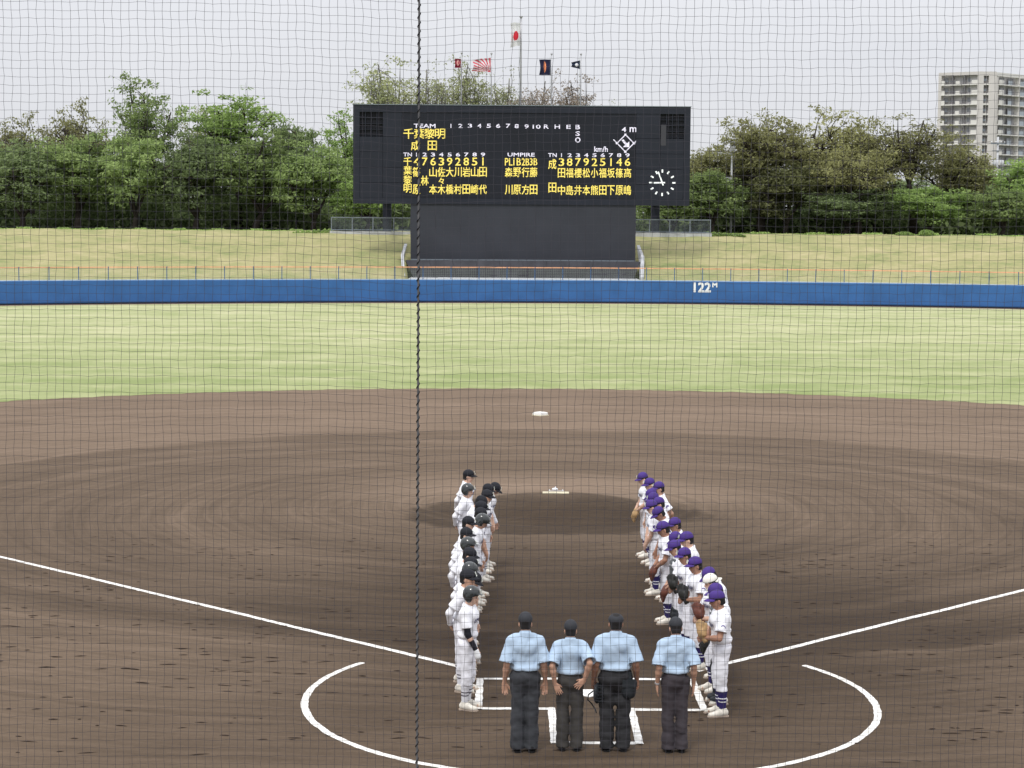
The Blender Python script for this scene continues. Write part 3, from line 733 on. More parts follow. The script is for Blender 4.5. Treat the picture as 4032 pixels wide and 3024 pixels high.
# loudspeaker pole and utility pole among the trees
lp = empty("floodlight_pole", (19.65, 157, 5.0))
tag(lp, "grey park light pole with a flat lamp arm rising in front of the right-hand trees", "light pole")
at(lp, put("pole", MB().tube([(19.65, 157, 4.7), (19.65, 157, 13.2)], [.12, .08], 10).mesh("pole", True), M_con))
at(lp, put("lamp_arm", MB().box((18.2, 156.9, 12.2), (19.65, 157.1, 12.28)).box((17.9, 156.7, 12.25), (18.8, 157.3, 12.38)).mesh("lamp_arm"), M_con))
at(lp, put("lamp_head", MB().box((19.3, 156.6, 13.2), (20.1, 157.2, 13.42)).box((19.45, 156.75, 12.4), (19.9, 157.05, 13.2)).mesh("lamp_head"), M_con))
at(lp, put("junction_box", MB().box((18.9, 156.5, 9.6), (19.5, 156.85, 10.1)).mesh("junction_box"), M_con))
up = empty("utility_pole", (67.0, 250, 0))
tag(up, "concrete utility pole with transformers in front of the apartment block", "utility pole")
at(up, put("pole", MB().tube([(67, 250, 0), (67, 250, 17.6)], [.2, .13], 10).mesh("pole", True), M_con))
at(up, put("crossarm", MB().box((66.0, 249.8, 16.6), (68.0, 249.92, 16.75)).box((66.2, 249.8, 15.6), (67.8, 249.92, 15.72)).mesh("crossarm"), M_steel))
for x in (66.45, 67.55): at(up, put("transformer", MB().tube([(x, 249.6, 13.4), (x, 249.6, 14.4)], .27, 12).mesh("transformer", True), M_con))
for x in (66.1, 66.7, 67.4, 67.9): at(up, put("insulator", MB().tube([(x, 249.86, 16.75), (x, 249.86, 16.9), (x, 249.86, 17.0)], [.05, .09, .04], 8).mesh("insulator", True), M_white))
wr = MB()
for z, x0 in ((17.0, 66.1), (17.0, 67.9), (14.6, 67.0)):
    wr.tube([(x0 - 16 * t, 250 + 6 * t, z + 1.2 * t - 2.2 * t * (1 - t) * 2) for t in np.linspace(0, 1, 12)], .02, 4)
at(up, put("overhead_wire", wr.mesh("overhead_wire"), M_lace))

# ------------------------------------------------------------------ apartment tower far behind
M_apt = mat("beige_tower_tiles", (0.66, 0.63, 0.60), 0.8, 0.05, 0.15)
M_aptw = mat("pale_balcony_panel", (0.76, 0.74, 0.70), 0.7)
M_aptg = mat("grey_recess_wall", (0.56, 0.55, 0.55), 0.8, 0.1, 0.2)
M_aptgl = mat("tower_window_glass", (0.27, 0.28, 0.31), 0.35, spec=0.6)
M_aptb = mat("frosted_blue_glass", (0.42, 0.47, 0.52), 0.4)
M_aptd = mat("dark_opening", (0.27, 0.26, 0.27), 0.6)
tower = empty("apartment_tower", (146, 585, 0))
tag(tower, "tall beige apartment tower with stacked balconies rising behind the right-hand trees", "apartment building")
PA, PB, PC, PD = Vector((130.3, 583.0, 0)), Vector((141.0, 575.0, 0)), Vector((146.0, 575.2, 0)), Vector((165.0, 594.5, 0))
ROOF, FL = 49.75, 2.99
def face(a, b):
    t = (b - a).normalized(); n = Vector((t.y, -t.x, 0))
    return t, n
def fbox(name, a, t, n, s0, s1, d0, d1, z0, z1, m, parent=tower):
    M = Matrix(((t.x, n.x, 0, a.x), (t.y, n.y, 0, a.y), (0, 0, 1, 0), (0, 0, 0, 1)))
    return at(tower, put(name, MB().box((s0, d0, z0), (s1, d1, z1), M).mesh(name), m))
core = MB()
base = [PA + Vector((1.4, 1.6, 0)), PB + Vector((-.2, 1.8, 0)), PC + Vector((-1.2, 1.5, 0)), PD + Vector((-1.5, .8, 0)), Vector((150, 622, 0)), Vector((134, 600, 0))]
v = [(p.x, p.y, 0) for p in base] + [(p.x, p.y, ROOF - .4) for p in base]
core.add(v, [(i, (i + 1) % 6, 6 + (i + 1) % 6, 6 + i) for i in range(6)] + [(6, 7, 8, 9, 10, 11)])
at(tower, put("recess_wall", core.mesh("recess_wall"), M_aptg))
t, n = face(PA, PB); L = (PB - PA).length
fbox("parapet", PA, t, n, 0, L, -1.6, 0, ROOF - .95, ROOF, M_apt)
fbox("corner_pier", PA, t, n, 0, .95, -1.5, 0.05, 0, ROOF - .95, M_apt)
fbox("corner_pier", PA, t, n, L - .75, L, -1.5, 0.05, 0, ROOF - .95, M_apt)
for k in range(1, 13):
    z = ROOF - .95 - k * FL
    fbox("balcony_slab", PA, t, n, .95, L - .75, -1.55, 0.08, z, z + .32, M_aptw)
    fbox("balcony_parapet", PA, t, n, 1.0, 2.1, -.12, 0.02, z + .32, z + 1.45, M_aptw)
    fbox("balcony_parapet", PA, t, n, L - 2.6, L - .76, -.12, 0.02, z + .32, z + 1.45, M_aptw)
    fbox("balcony_parapet", PA, t, n, 5.6, 6.9, -.12, 0.02, z + .32, z + 1.3, M_aptw)
    for s in (4.4, 8.3): fbox("partition", PA, t, n, s, s + .12, -1.5, -.1, z + .32, z + FL, M_aptd)
    for s0, s1, zz in ((1.3, 2.5, 1.0), (8.9, 9.7, 1.0), (L - 2.2, L - 1.0, .9)): fbox("window", PA, t, n, s0, s1, -1.53, -1.42, z + zz, z + 2.3, M_aptgl)
    for s in (3.2, 7.2): fbox("door", PA, t, n, s, s + .9, -1.53, -1.42, z + .33, z + 2.3, M_aptd)
    for s in np.arange(2.3, L - 2.7, .5): pass
    fbox("railing", PA, t, n, 2.1, 5.6, -.04, -.01, z + 1.2, z + 1.27, M_steel)
    fbox("railing", PA, t, n, 6.9, L - 2.6, -.04, -.01, z + 1.2, z + 1.27, M_steel)
t, n = face(PB, PC); L = (PC - PB).length
fbox("stair_pier", PB, t, n, 0, 1.15, -1.5, .06, 0, ROOF - .02, M_apt)
fbox("stair_pier", PB, t, n, 2.75, L, -1.5, .06, 0, ROOF - .02, M_apt)
fbox("parapet", PB, t, n, 1.15, 2.75, -1.4, 0, ROOF - 1.25, ROOF - .03, M_apt)
for k in range(1, 13):
    z = ROOF - .95 - k * FL
    fbox("stair_landing", PB, t, n, 1.16, 2.74, -1.4, .1, z - .1, z + .42, M_aptw)
    fbox("stair_window", PB, t, n, 1.2, 2.7, -1.0, -.9, z + .42, z + FL - .1, M_aptd)
    fbox("stair_rail", PB, t, n, 1.2, 2.0, -.2, -.1, z + 1.1, z + 1.7, M_steel)
    fbox("stair_mullion", PB, t, n, 2.1, 2.2, -.9, -.5, z + .42, z + FL - .1, M_aptw)
t, n = face(PC, PD); L = (PD - PC).length
fbox("parapet", PC, t, n, 0, L, -1.3, .1, ROOF - 1.3, ROOF - .2, M_aptw)
fbox("corner_pier", PC, t, n, 0, 1.3, -1.4, -.01, 0, ROOF - 1.3, M_apt)
for k in range(1, 13):
    z = ROOF - .95 - k * FL
    fbox("balcony_slab", PC, t, n, 1.3, L, -1.5, .35, z, z + .3, M_aptw)
    for q, s in enumerate((1.3, 13.3)):
        fbox("balcony_parapet", PC, t, n, s, s + 2.6, .2, .33, z + .3, z + 1.55, M_aptw if q % 2 == 0 else M_aptb)
        fbox("window", PC, t, n, s + 2.8, s + 5.2, -1.3, -1.15, z + .35, z + 2.4, M_aptgl)
        fbox("window_frame", PC, t, n, s + 3.95, s + 4.05, -1.14, -1.1, z + .35, z + 2.4, M_aptw)
        fbox("window", PC, t, n, s + 7.4, s + 10.4, -1.3, -1.15, z + .35, z + 2.4, M_aptgl)
        fbox("glass_balustrade", PC, t, n, s + 5.4, s + 7.4, .2, .25, z + .3, z + 1.45, M_aptb)
        fbox("partition", PC, t, n, s + 11.7, s + 11.9, -1.3, .36, z + .3, z + FL, M_aptw)

# ------------------------------------------------------------------ trees
L_mid = leafmat("mid_green_leaves", (0.16, 0.225, 0.085), (0.40, 0.50, 0.20))
L_fresh = leafmat("fresh_green_leaves", (0.18, 0.27, 0.075), (0.42, 0.56, 0.20))
L_dark = leafmat("dark_green_leaves", (0.14, 0.19, 0.085), (0.33, 0.41, 0.19))
L_olive = leafmat("olive_spring_leaves", (0.20, 0.20, 0.09), (0.42, 0.42, 0.20))
L_dolive = leafmat("dull_olive_leaves", (0.10, 0.11, 0.05), (0.24, 0.25, 0.12))
L_pale = leafmat("pale_spring_leaves", (0.24, 0.27, 0.13), (0.48, 0.50, 0.28))
L_pink = leafmat("brownish_pink_buds", (0.26, 0.21, 0.17), (0.46, 0.40, 0.33))

def build_tree(seed, H, W, zlow, density, tips, leaf, spread, flat=0.55, trunk_r=0.28, gap=0.0, wild=0.5):
    """returns (trunk mesh, branches mesh, crown mesh) of a tree standing on z=0"""
    rg = np.random.default_rng(seed)
    tb, bb = MB(), MB()
    fork = max(1.2, zlow + 0.12 * H)
    tx, ty = rg.normal(0, .25, 2)
    tb.tube([(0, 0, -.4), (tx * .3, ty * .3, fork * .5), (tx, ty, fork)], [trunk_r * 1.35, trunk_r, trunk_r * .8], 8)
    centre = np.array([0, 0, (H + zlow) / 2]); rad = np.array([W / 2, W / 2 * .9, (H - zlow) / 2])
    cl = []
    F0 = Vector((tx, ty, fork))
    nl = 7
    for i in range(nl):
        a = 2 * math.pi * i / nl + rg.uniform(-.4, .4)
        el = rg.uniform(0.05, 1.15) if i else 1.4
        d = np.array([math.cos(a) * math.cos(el), math.sin(a) * math.cos(el), math.sin(el)])
        e = Vector(centre + rad * d * rg.uniform(.55, .8) + np.array([0, 0, .1 * H * wild * rg.uniform(-.5, 1)]))
        mid = F0.lerp(e, .5) + Vector((rg.normal(0, .4), rg.normal(0, .4), .5))
        bb.tube([F0, mid, e], [trunk_r * .55, trunk_r * .36, trunk_r * .2], 6, False)
        for j in range(max(3, tips // nl)):
            q = rg.uniform(.25, 1.0)
            s = (F0.lerp(mid, q * 2) if q < .5 else mid.lerp(e, q * 2 - 1))
            dd = rg.normal(0, 1, 3); dd /= np.linalg.norm(dd)
            t = np.array(s) * .35 + (centre + rad * (d * .55 + dd * .75) * rg.uniform(.75, 1.08)) * .65
            # keep the tips in the crown's envelope, low ones allowed
            u = (t - centre) / rad; m = np.linalg.norm(u)
            lim = 1 + .16 * math.sin(seed + 3 * math.atan2(u[1], u[0])) + .12 * rg.normal()
            if m > lim: t = centre + u / m * lim * rad
            if t[2] < zlow: t[2] = zlow + rg.uniform(0, .6)
            tv = Vector(t)
            md = s.lerp(tv, .5) + Vector((rg.normal(0, .2), rg.normal(0, .2), rg.uniform(0, .4)))
            bb.tube([s, md, tv], [trunk_r * .17, trunk_r * .10, trunk_r * .05], 4, False)
            cl.append(t)
            if rg.random() < .6: cl.append(np.array(md) + rg.normal(0, .3, 3))
            for _ in range(2):
                tw = tv + Vector(rg.normal(0, spread * .9, 3) * np.array([1, 1, .7])) + Vector((0, 0, spread * .35))
                bb.tube([md.lerp(tv, .6), tw], [trunk_r * .05, trunk_r * .025], 3, False)
                cl.append(np.array(tw) * .7 + t * .3)
    cl = np.array(cl)
    n = int(density * len(cl))
    idx = rg.integers(0, len(cl), n)
    w = rg.uniform(.5, 1.5, len(cl))
    keep = rg.random(n) < w[idx] / 1.5
    idx = idx[keep]; n = len(idx)
    off = rg.normal(0, 1, (n, 3)); off /= np.linalg.norm(off, axis=1)[:, None]
    off *= (rg.random(n) ** .45)[:, None] * spread * rg.uniform(.6, 1.25, len(cl))[idx][:, None]
    off[:, 2] *= flat
    c = cl[idx] + off
    c[:, 2] = np.maximum(c[:, 2], .05)
    # leaf sprays: two-triangle blades, normals biased upward and outward
    nn = rg.normal(0, .8, (n, 3)); nn[:, 2] += .75; nn += off / (spread + .1) * .6
    nn /= np.linalg.norm(nn, axis=1)[:, None]
    a = np.cross(nn, rg.normal(0, 1, (n, 3))); a /= np.linalg.norm(a, axis=1)[:, None] + 1e-6
    b = np.cross(nn, a)
    s = leaf * rg.uniform(.55, 1.3, n)[:, None]
    v = np.stack([c - a * s, c + b * s * .45 + nn * s * .15, c + a * s, c - b * s * .45 + nn * s * .15], 1).reshape(-1, 3)
    tint_c = rg.uniform(0, 1, len(cl))
    tint = np.clip(tint_c[idx] * .55 + rg.uniform(0, .45, n), 0, 1)
    cm_ = npmesh("crown", v, np.arange(4 * n).reshape(-1, 4), False, np.repeat(tint, 4))
    return tb.mesh("trunk", True), bb.mesh("branches", True), cm_

T = {}
#                      seed  H    W   zlow dens tips leaf spread
T['broad1'] = build_tree(1, 10, 10.5, .3, 46, 105, .21, .95)
T['broad2'] = build_tree(2, 10, 9.5, .2, 46, 105, .21, .9)
T['broad3'] = build_tree(3, 10, 8.5, .6, 42, 98, .19, .85)
T['tall1'] = build_tree(4, 14, 8.0, 3.0, 26, 84, .19, .8, wild=1.2)
T['tall2'] = build_tree(5, 13, 9.0, 3.5, 40, 70, .19, 1.0, flat=.32, wild=1.0)
T['cherry1'] = build_tree(6, 10, 13, 2.2, 30, 112, .17, .9, flat=.5, trunk_r=.38)
T['cherry2'] = build_tree(7, 10, 11, 2.4, 24, 98, .17, .85, flat=.5, trunk_r=.38)
T['sparse1'] = build_tree(8, 15, 7.5, 5, 17, 98, .15, .8, trunk_r=.24, wild=1.2)
T['sparse2'] = build_tree(9, 15, 7.0, 5, 14, 98, .14, .85, trunk_r=.24, wild=1.2)
T['layer'] = build_tree(10, 7, 9.5, .2, 52, 84, .20, .95, flat=.35)

def tree(kind, x, y, ztop, w, leaf, label, bark=None, rz=None, group="trees behind the bank", z0=4.75):
    tm, bm_, cmh = T[kind]
    r = empty("tree", (x, y, z0), random.uniform(0, 6.28) if rz is None else rz)
    tag(r, label, "tree", group)
    H = {'b': 10, 't': 14 if kind == 'tall1' else 13, 'c': 10, 's': 15, 'l': 7}[kind[0]]
    W = {'broad1': 10.5, 'broad2': 9.5, 'broad3': 8.5, 'tall1': 8, 'tall2': 9, 'cherry1': 13, 'cherry2': 11, 'sparse1': 7.5, 'sparse2': 7, 'layer': 9.5}[kind]
    sz, sx = (ztop - z0) / H * .97, w / W
    r.scale = (sx, sx, sz)
    put("trunk", tm, bark or M_bark, r)
    put("branches", bm_, bark or M_bark, r)
    put("crown", cmh, leaf, r)
    return r
# left wood, from the frame edge to the scoreboard
tree('broad1', -50.5, 158, 13.4, 10, L_dark, "dark green tree at the far left frame edge")
tree('cherry2', -46.3, 163, 15.4, 9, L_olive, "thin twiggy olive tree second from the left frame edge")
tree('broad2', -45.0, 154, 13.2, 9.5, L_dark, "low dark leafy tree near the left frame edge at the top of the bank")
tree('cherry2', -42.0, 166, 16.8, 9, L_olive, "loose olive-brown twiggy tree standing above the left wood")
tree('broad3', -40.2, 155, 14.2, 9.5, L_mid, "mid green leafy tree under the loose olive-brown twiggy one")
tree('tall1', -35.2, 161, 19.9, 8.2, L_mid, "tallest tree of the left wood with sky showing through its crown")
tree('broad1', -34.8, 154, 14.0, 9.5, L_mid, "dense rounded tree below the tallest one of the left wood")
tree('tall1', -30.0, 164, 17.0, 5.5, L_pale, "thin pale tree between the two tallest trees of the left wood")
tree('tall2', -26.2, 160, 18.7, 10.5, L_fresh, "tall fresh green tree with flat layered crown tiers")
tree('broad2', -29.3, 154, 14.0, 9.5, L_dark, "dense dark tree at the middle of the left wood edge")
tree('broad3', -24.0, 154.5, 14.2, 9.5, L_mid, "leafy green tree below the layered fresh green one")
tree('broad1', -20.8, 160, 15.6, 7.5, L_dark, "dark bushy tree right of the layered fresh green one")
tree('broad2', -18.6, 153.5, 13.2, 9, L_mid, "light grey-green tree near the left end of the left railing")
tree('tall1', -16.2, 162, 16.6, 6, L_fresh, "slim light green tree just left of the scoreboard edge")
tree('layer', -13.6, 151, 10.3, 7.5, L_fresh, "low bright green tree under the left end of the scoreboard")
# sparse crowns showing above the scoreboard
tree('sparse1', -12.6, 160, 20.7, 8.5, L_pale, "pale spring tree above the left end of the scoreboard", M_bark_pale)
tree('sparse2', -8.4, 158, 20.6, 7.5, L_pale, "pale yellowish tree above the scoreboard near the maroon flag", M_bark_pale)
tree('sparse1', -4.8, 161, 20.9, 7.2, L_pale, "light crown above the scoreboard behind the rayed flag", M_bark_pale)
tree('sparse2', -1.2, 160, 19.9, 6.5, L_pale, "small pale crown above the scoreboard left of the middle flagpole", M_bark_pale)
tree('sparse2', 2.0, 159, 19.6, 7.0, L_pink, "pinkish grey twiggy crown above the scoreboard behind the navy flag", M_bark_pale)
tree('sparse1', 5.2, 160, 19.2, 6.0, L_pink, "brown budding crown above the scoreboard at the small black flag", M_bark)
tree('sparse2', 9.3, 163, 17.3, 5.0, L_pale, "faint twiggy crown just topping the scoreboard toward its right end", M_bark_pale)
# right wood
tree('layer', 13.8, 153, 9.7, 7.5, L_mid, "low green tree under the right end of the scoreboard")
tree('broad3', 17.6, 161, 13.7, 7, L_olive, "thin olive tree just right of the scoreboard")
tree('broad1', 17.6, 154, 11.0, 8, L_mid, "leafy green tree beside the grey light pole")
tree('cherry1', 22.6, 158, 15.9, 13.5, L_olive, "wide domed olive cherry tree right of the light pole")
tree('cherry2', 28.2, 160, 16.3, 13, L_olive, "tallest olive cherry tree in the middle of the right wood")
tree('broad2', 24.6, 156.5, 12.3, 9, L_dolive, "dark green tree under the wide domed cherry tree")
tree('cherry2', 33.4, 161, 15.4, 11, L_olive, "broad olive cherry tree behind the forked limbs of the open cherry", rz=2.0)
tree('broad1', 31.5, 163, 13.4, 11, L_dolive, "dull dark olive tree filling the gap between the cherry trunks")
tree('broad3', 20.8, 163, 12.8, 9, L_dolive, "dull dark olive tree behind the light pole's foot")
tree('cherry1', 31.0, 154.5, 12.9, 11, L_olive, "low spreading cherry tree with dark forked limbs")
tree('sparse1', 36.8, 158, 15.7, 10, L_olive, "open cherry tree with bare dark limbs and sky showing through")
tree('cherry2', 40.4, 161, 14.2, 9, L_olive, "olive tree directly in front of the tower's left edge")
tree('broad3', 29.6, 153.5, 9.2, 9, L_dark, "low mid green tree at the bank top in the middle right")
tree('layer', 37.2, 153, 9.6, 8.5, L_fresh, "bright green layered tree left of the apartment tower")
tree('broad1', 43.2, 163, 12.6, 8.5, L_olive, "brownish green tree below the apartment tower")
tree('broad2', 47.2, 155, 12.5, 9.5, L_fresh, "bright green tree at the right frame edge below the tower")
tree('layer', 43.2, 151, 9.4, 8, L_mid, "low layered green tree at the right end of the bank")
tree('broad3', 50.5, 158, 12.0, 9, L_mid, "green tree cut by the right frame edge")
# second row that closes the wood
for i, (x, zt, k, lb) in enumerate([(-56, 12.5, 'broad1', "dark tree outside the wood's left end"), (-47.5, 12.6, 'broad3', "dark back row tree behind the far left trees"), (-38, 12.6, 'broad2', "dark back row tree behind the tallest left tree"), (-30.5, 13.2, 'broad1', "dark back row tree in the middle of the left wood"),
                           (-22.5, 12.8, 'broad3', "dark back row tree behind the layered tree"), (-15, 12.0, 'broad2', "dark back row tree behind the scoreboard's left end"), (14, 10.5, 'broad1', "dark back row tree behind the scoreboard's right end"), (21.5, 11.5, 'broad2', "dark back row tree behind the light pole"),
                           (29.5, 12.0, 'broad1', "dark back row tree behind the tall cherry"), (38, 10.8, 'broad3', "dark back row tree behind the open cherry"), (46, 11.0, 'broad2', "dark back row tree under the tower"), (55, 11.5, 'broad1', "dark back row tree outside the right frame edge")]):
    tree(k, x, 171, zt, 12, L_dark, lb, group="back row of the wood")
# undergrowth closing the foot of the wood, and the weeds on the bank top
def foliage_mass(name, x0, x1, y0, y1, z0, hfun, n, leaf, m, label, cat, seed):
    rg = np.random.default_rng(seed)
    x = rg.uniform(x0, x1, n); y = rg.uniform(y0, y1, n)
    z = z0 + hfun(x) * rg.random(n) ** .7
    c = np.stack([x, y, z], 1)
    nn = rg.normal(0, .8, (n, 3)); nn[:, 2] += .6; nn /= np.linalg.norm(nn, axis=1)[:, None]
    a = np.cross(nn, rg.normal(0, 1, (n, 3))); a /= np.linalg.norm(a, axis=1)[:, None]
    b = np.cross(nn, a); s = leaf * rg.uniform(.5, 1.4, n)[:, None]
    v = np.stack([c - a * s, c + b * s * .45, c + a * s, c - b * s * .45], 1).reshape(-1, 3)
    o = put(name, npmesh(name, v, np.arange(4 * n).reshape(-1, 4), False, np.repeat(rg.random(n), 4)), m)
    tag(o, label, cat, kind="stuff")
foliage_mass("undergrowth", -62, 60, 158, 176, 4.6, lambda x: 3.2 + 1.1 * np.sin(x * .45) + .8 * np.sin(x * 1.3 + 1), 60000, .42, L_dark, "dark undergrowth under the trees along the top of the bank", "undergrowth", 21)
foliage_mass("bank_top_weeds", -60, -15.9, 142.2, 143.6, 4.95, lambda x: .10 + .12 * (np.sin(x * 1.9) > .6), 7000, .10, L_fresh, "thin weeds along the crest of the bank left of the scoreboard", "weeds", 22)
foliage_mass("bank_top_weeds", 16.1, 60, 142.2, 143.6, 4.95, lambda x: .10 + .14 * (np.sin(x * 1.3) > .5), 7000, .10, L_fresh, "thin weeds along the crest of the bank right of the scoreboard", "weeds", 23)
foliage_mass("bank_top_weeds", 16.0, 19.0, 139.8, 140.9, 4.85, lambda x: (.42 - .1 * (x - 16)) * (.5 + .5 * np.sin(x * 7) ** 2), 1300, .09, L_fresh, "bright green weeds at the right end of the right railing", "weeds", 24)
foliage_mass("bank_top_weeds", -19.0, -15.9, 139.8, 140.9, 4.8, lambda x: (.2 + .1 * (x + 19)) * (.5 + .5 * np.sin(x * 7) ** 2), 1000, .09, L_fresh, "green weeds at the left end of the left railing", "weeds", 25)
def shrub(x, y, z, r, h, label):
    rg = np.random.default_rng(int(x * 10)); n = 1500
    e = empty("small_shrub", (x, y, z)); tag(e, label, "shrub", "low shrubs on the bank top")
    d = rg.normal(0, 1, (n, 3)); d /= np.linalg.norm(d, axis=1)[:, None]; d[:, 2] = abs(d[:, 2])
    c = d * np.array([r, r * .7, h]) * (rg.random(n) ** .25)[:, None]
    a = rg.normal(0, 1, (n, 3)); a /= np.linalg.norm(a, axis=1)[:, None]; b = np.cross(a, rg.normal(0, 1, (n, 3))); b /= np.linalg.norm(b, axis=1)[:, None]
    v = np.stack([c - a * .08, c + b * .05, c + a * .08, c - b * .05], 1).reshape(-1, 3)
    put("foliage", npmesh("foliage", v, np.arange(4 * n).reshape(-1, 4), False, np.repeat(rg.random(n), 4)), L_fresh, e)
    put("stem", MB().tube([(0, 0, -.1), (0, 0, h * .6)], [.03, .01], 5).mesh("stem"), M_bark, e)
shrub(32.6, 141.6, 5.0, .85, .32, "low flat bright green shrub on the bank crest, left of a pair")
shrub(34.5, 141.6, 5.0, .75, .50, "rounder bright green shrub on the bank crest, right of a pair")

# ------------------------------------------------------------------ protective net in front of the camera's seat
NY, NS = -17.75, 0.040
net = empty("backstop_net", (-1.645, NY, 2.6))
tag(net, "black square-mesh backstop net hanging in front of the whole view", "net")
ROPE_X = -1.645
def net_disp(X, Z):
    s = np.sin
    dx = .007 * s(1.1 * Z + .5 * X + 1) + .004 * s(3.1 * Z - 1.7 * X) + .0016 * s(23 * Z + 3 * X) + .0012 * s(41 * Z + 17 * X)
    dz = .007 * s(.9 * X + .7 * Z) + .003 * s(3.3 * X + 1.1 * Z + 2) + .0016 * s(25 * X + 5 * Z) + .0012 * s(47 * X - 19 * Z)
    d = np.abs(X - ROPE_X)
    dz = dz - .030 * np.exp(-d / .35)
    dy = .03 * s(.8 * X + .5 * Z) + .01 * s(2.7 * X + 2 * Z)
    return dx * (1 - np.exp(-d / .1)), dy, dz
def netting(x0, nx, z0, nz, seed):
    rg = np.random.default_rng(seed)
    X, Z = np.meshgrid(x0 + NS * np.arange(nx), z0 + NS * np.arange(nz), indexing='ij')
    dx, dy, dz = net_disp(X, Z)
    jit = rg.normal(0, .0009, (2, nx, nz))
    P = np.stack([X + dx + jit[0], NY + dy, Z + dz + jit[1]], -1)
    r = .00092
    tri = [(math.cos(t), math.sin(t)) for t in (math.pi / 2, math.pi * 7 / 6, math.pi * 11 / 6)]
    V, Fc, base = [], [], 0
    def threads(Q, u):
        nonlocal base
        n, m = Q.shape[:2]
        ring = np.array([[c * u[0], s, c * u[1]] for c, s in tri]) * (r if u[0] else r * .85)
        v = Q[:, :, None, :] + ring
        V.append(v.reshape(-1, 3))
        i = base + (np.arange(n)[:, None, None] * m + np.arange(m - 1)[None, :, None]) * 3
        k = np.arange(3)[None, None, :]; k2 = (k + 1) % 3
        Fc.append(np.stack([i + k, i + k2, i + 3 + k2, i + 3 + k], -1).reshape(-1, 4))
        base += n * m * 3
    threads(P, (1, 0))
    threads(P.transpose(1, 0, 2), (0, 1))
    # knots
    kn = P.reshape(-1, 3)
    o = np.array([[1, 0, 0], [0, 1, 0], [-1, 0, 0], [0, -1, 0], [0, 0, 1], [0, 0, -1]]) * .0016
    V.append((kn[:, None] + o).reshape(-1, 3))
    b = base + np.arange(len(kn))[:, None] * 6
    for q in ((0, 1, 4), (1, 2, 4), (2, 3, 4), (3, 0, 4), (1, 0, 5), (2, 1, 5), (3, 2, 5), (0, 3, 5)):
        Fc.append(np.concatenate([b + q[0], b + q[1], b + q[2], b + q[2]], 1) if False else np.concatenate([b + q[0], b + q[1], b + q[2]], 1))
    tris = np.concatenate([f for f in Fc if f.shape[1] == 3])
    quads = np.concatenate([f for f in Fc if f.shape[1] == 4])
    t2 = np.concatenate([quads[:, :3], quads[:, [0, 2, 3]]])
    return npmesh("netting", np.concatenate(V), np.concatenate([t2, tris]))
nl_, nr_ = 80, 106
for nm, x0, nx, sd in (("netting", ROPE_X - NS * (nl_ - .0) , nl_ + 1, 1), ("netting", ROPE_X, nr_, 2)):
    o = at(net, put(nm, netting(x0, nx, 3.0, 150, sd), M_net)); o["kind"] = "stuff"
rp = MB().tube([(ROPE_X, NY + .006, z) for z in np.linspace(2.8, 9.2, 60)], .0050, 8).mesh("rope", True)
rp = at(net, put("seam_rope", rp, M_rope))
pts = []
zz = 2.8
n_ = 1500
for i in range(n_):
    z = 2.8 + 6.4 * i / n_
    ph = 2 * math.pi * (z / .0405) + .5 * math.sin(z * 7)
    pts.append((ROPE_X - .0070 * math.cos(ph), NY + .006 - .0070 * math.sin(ph), z))
put("lacing_cord", MB().tube(pts, .0026, 5).mesh("lacing_cord", True), M_lace, rp)

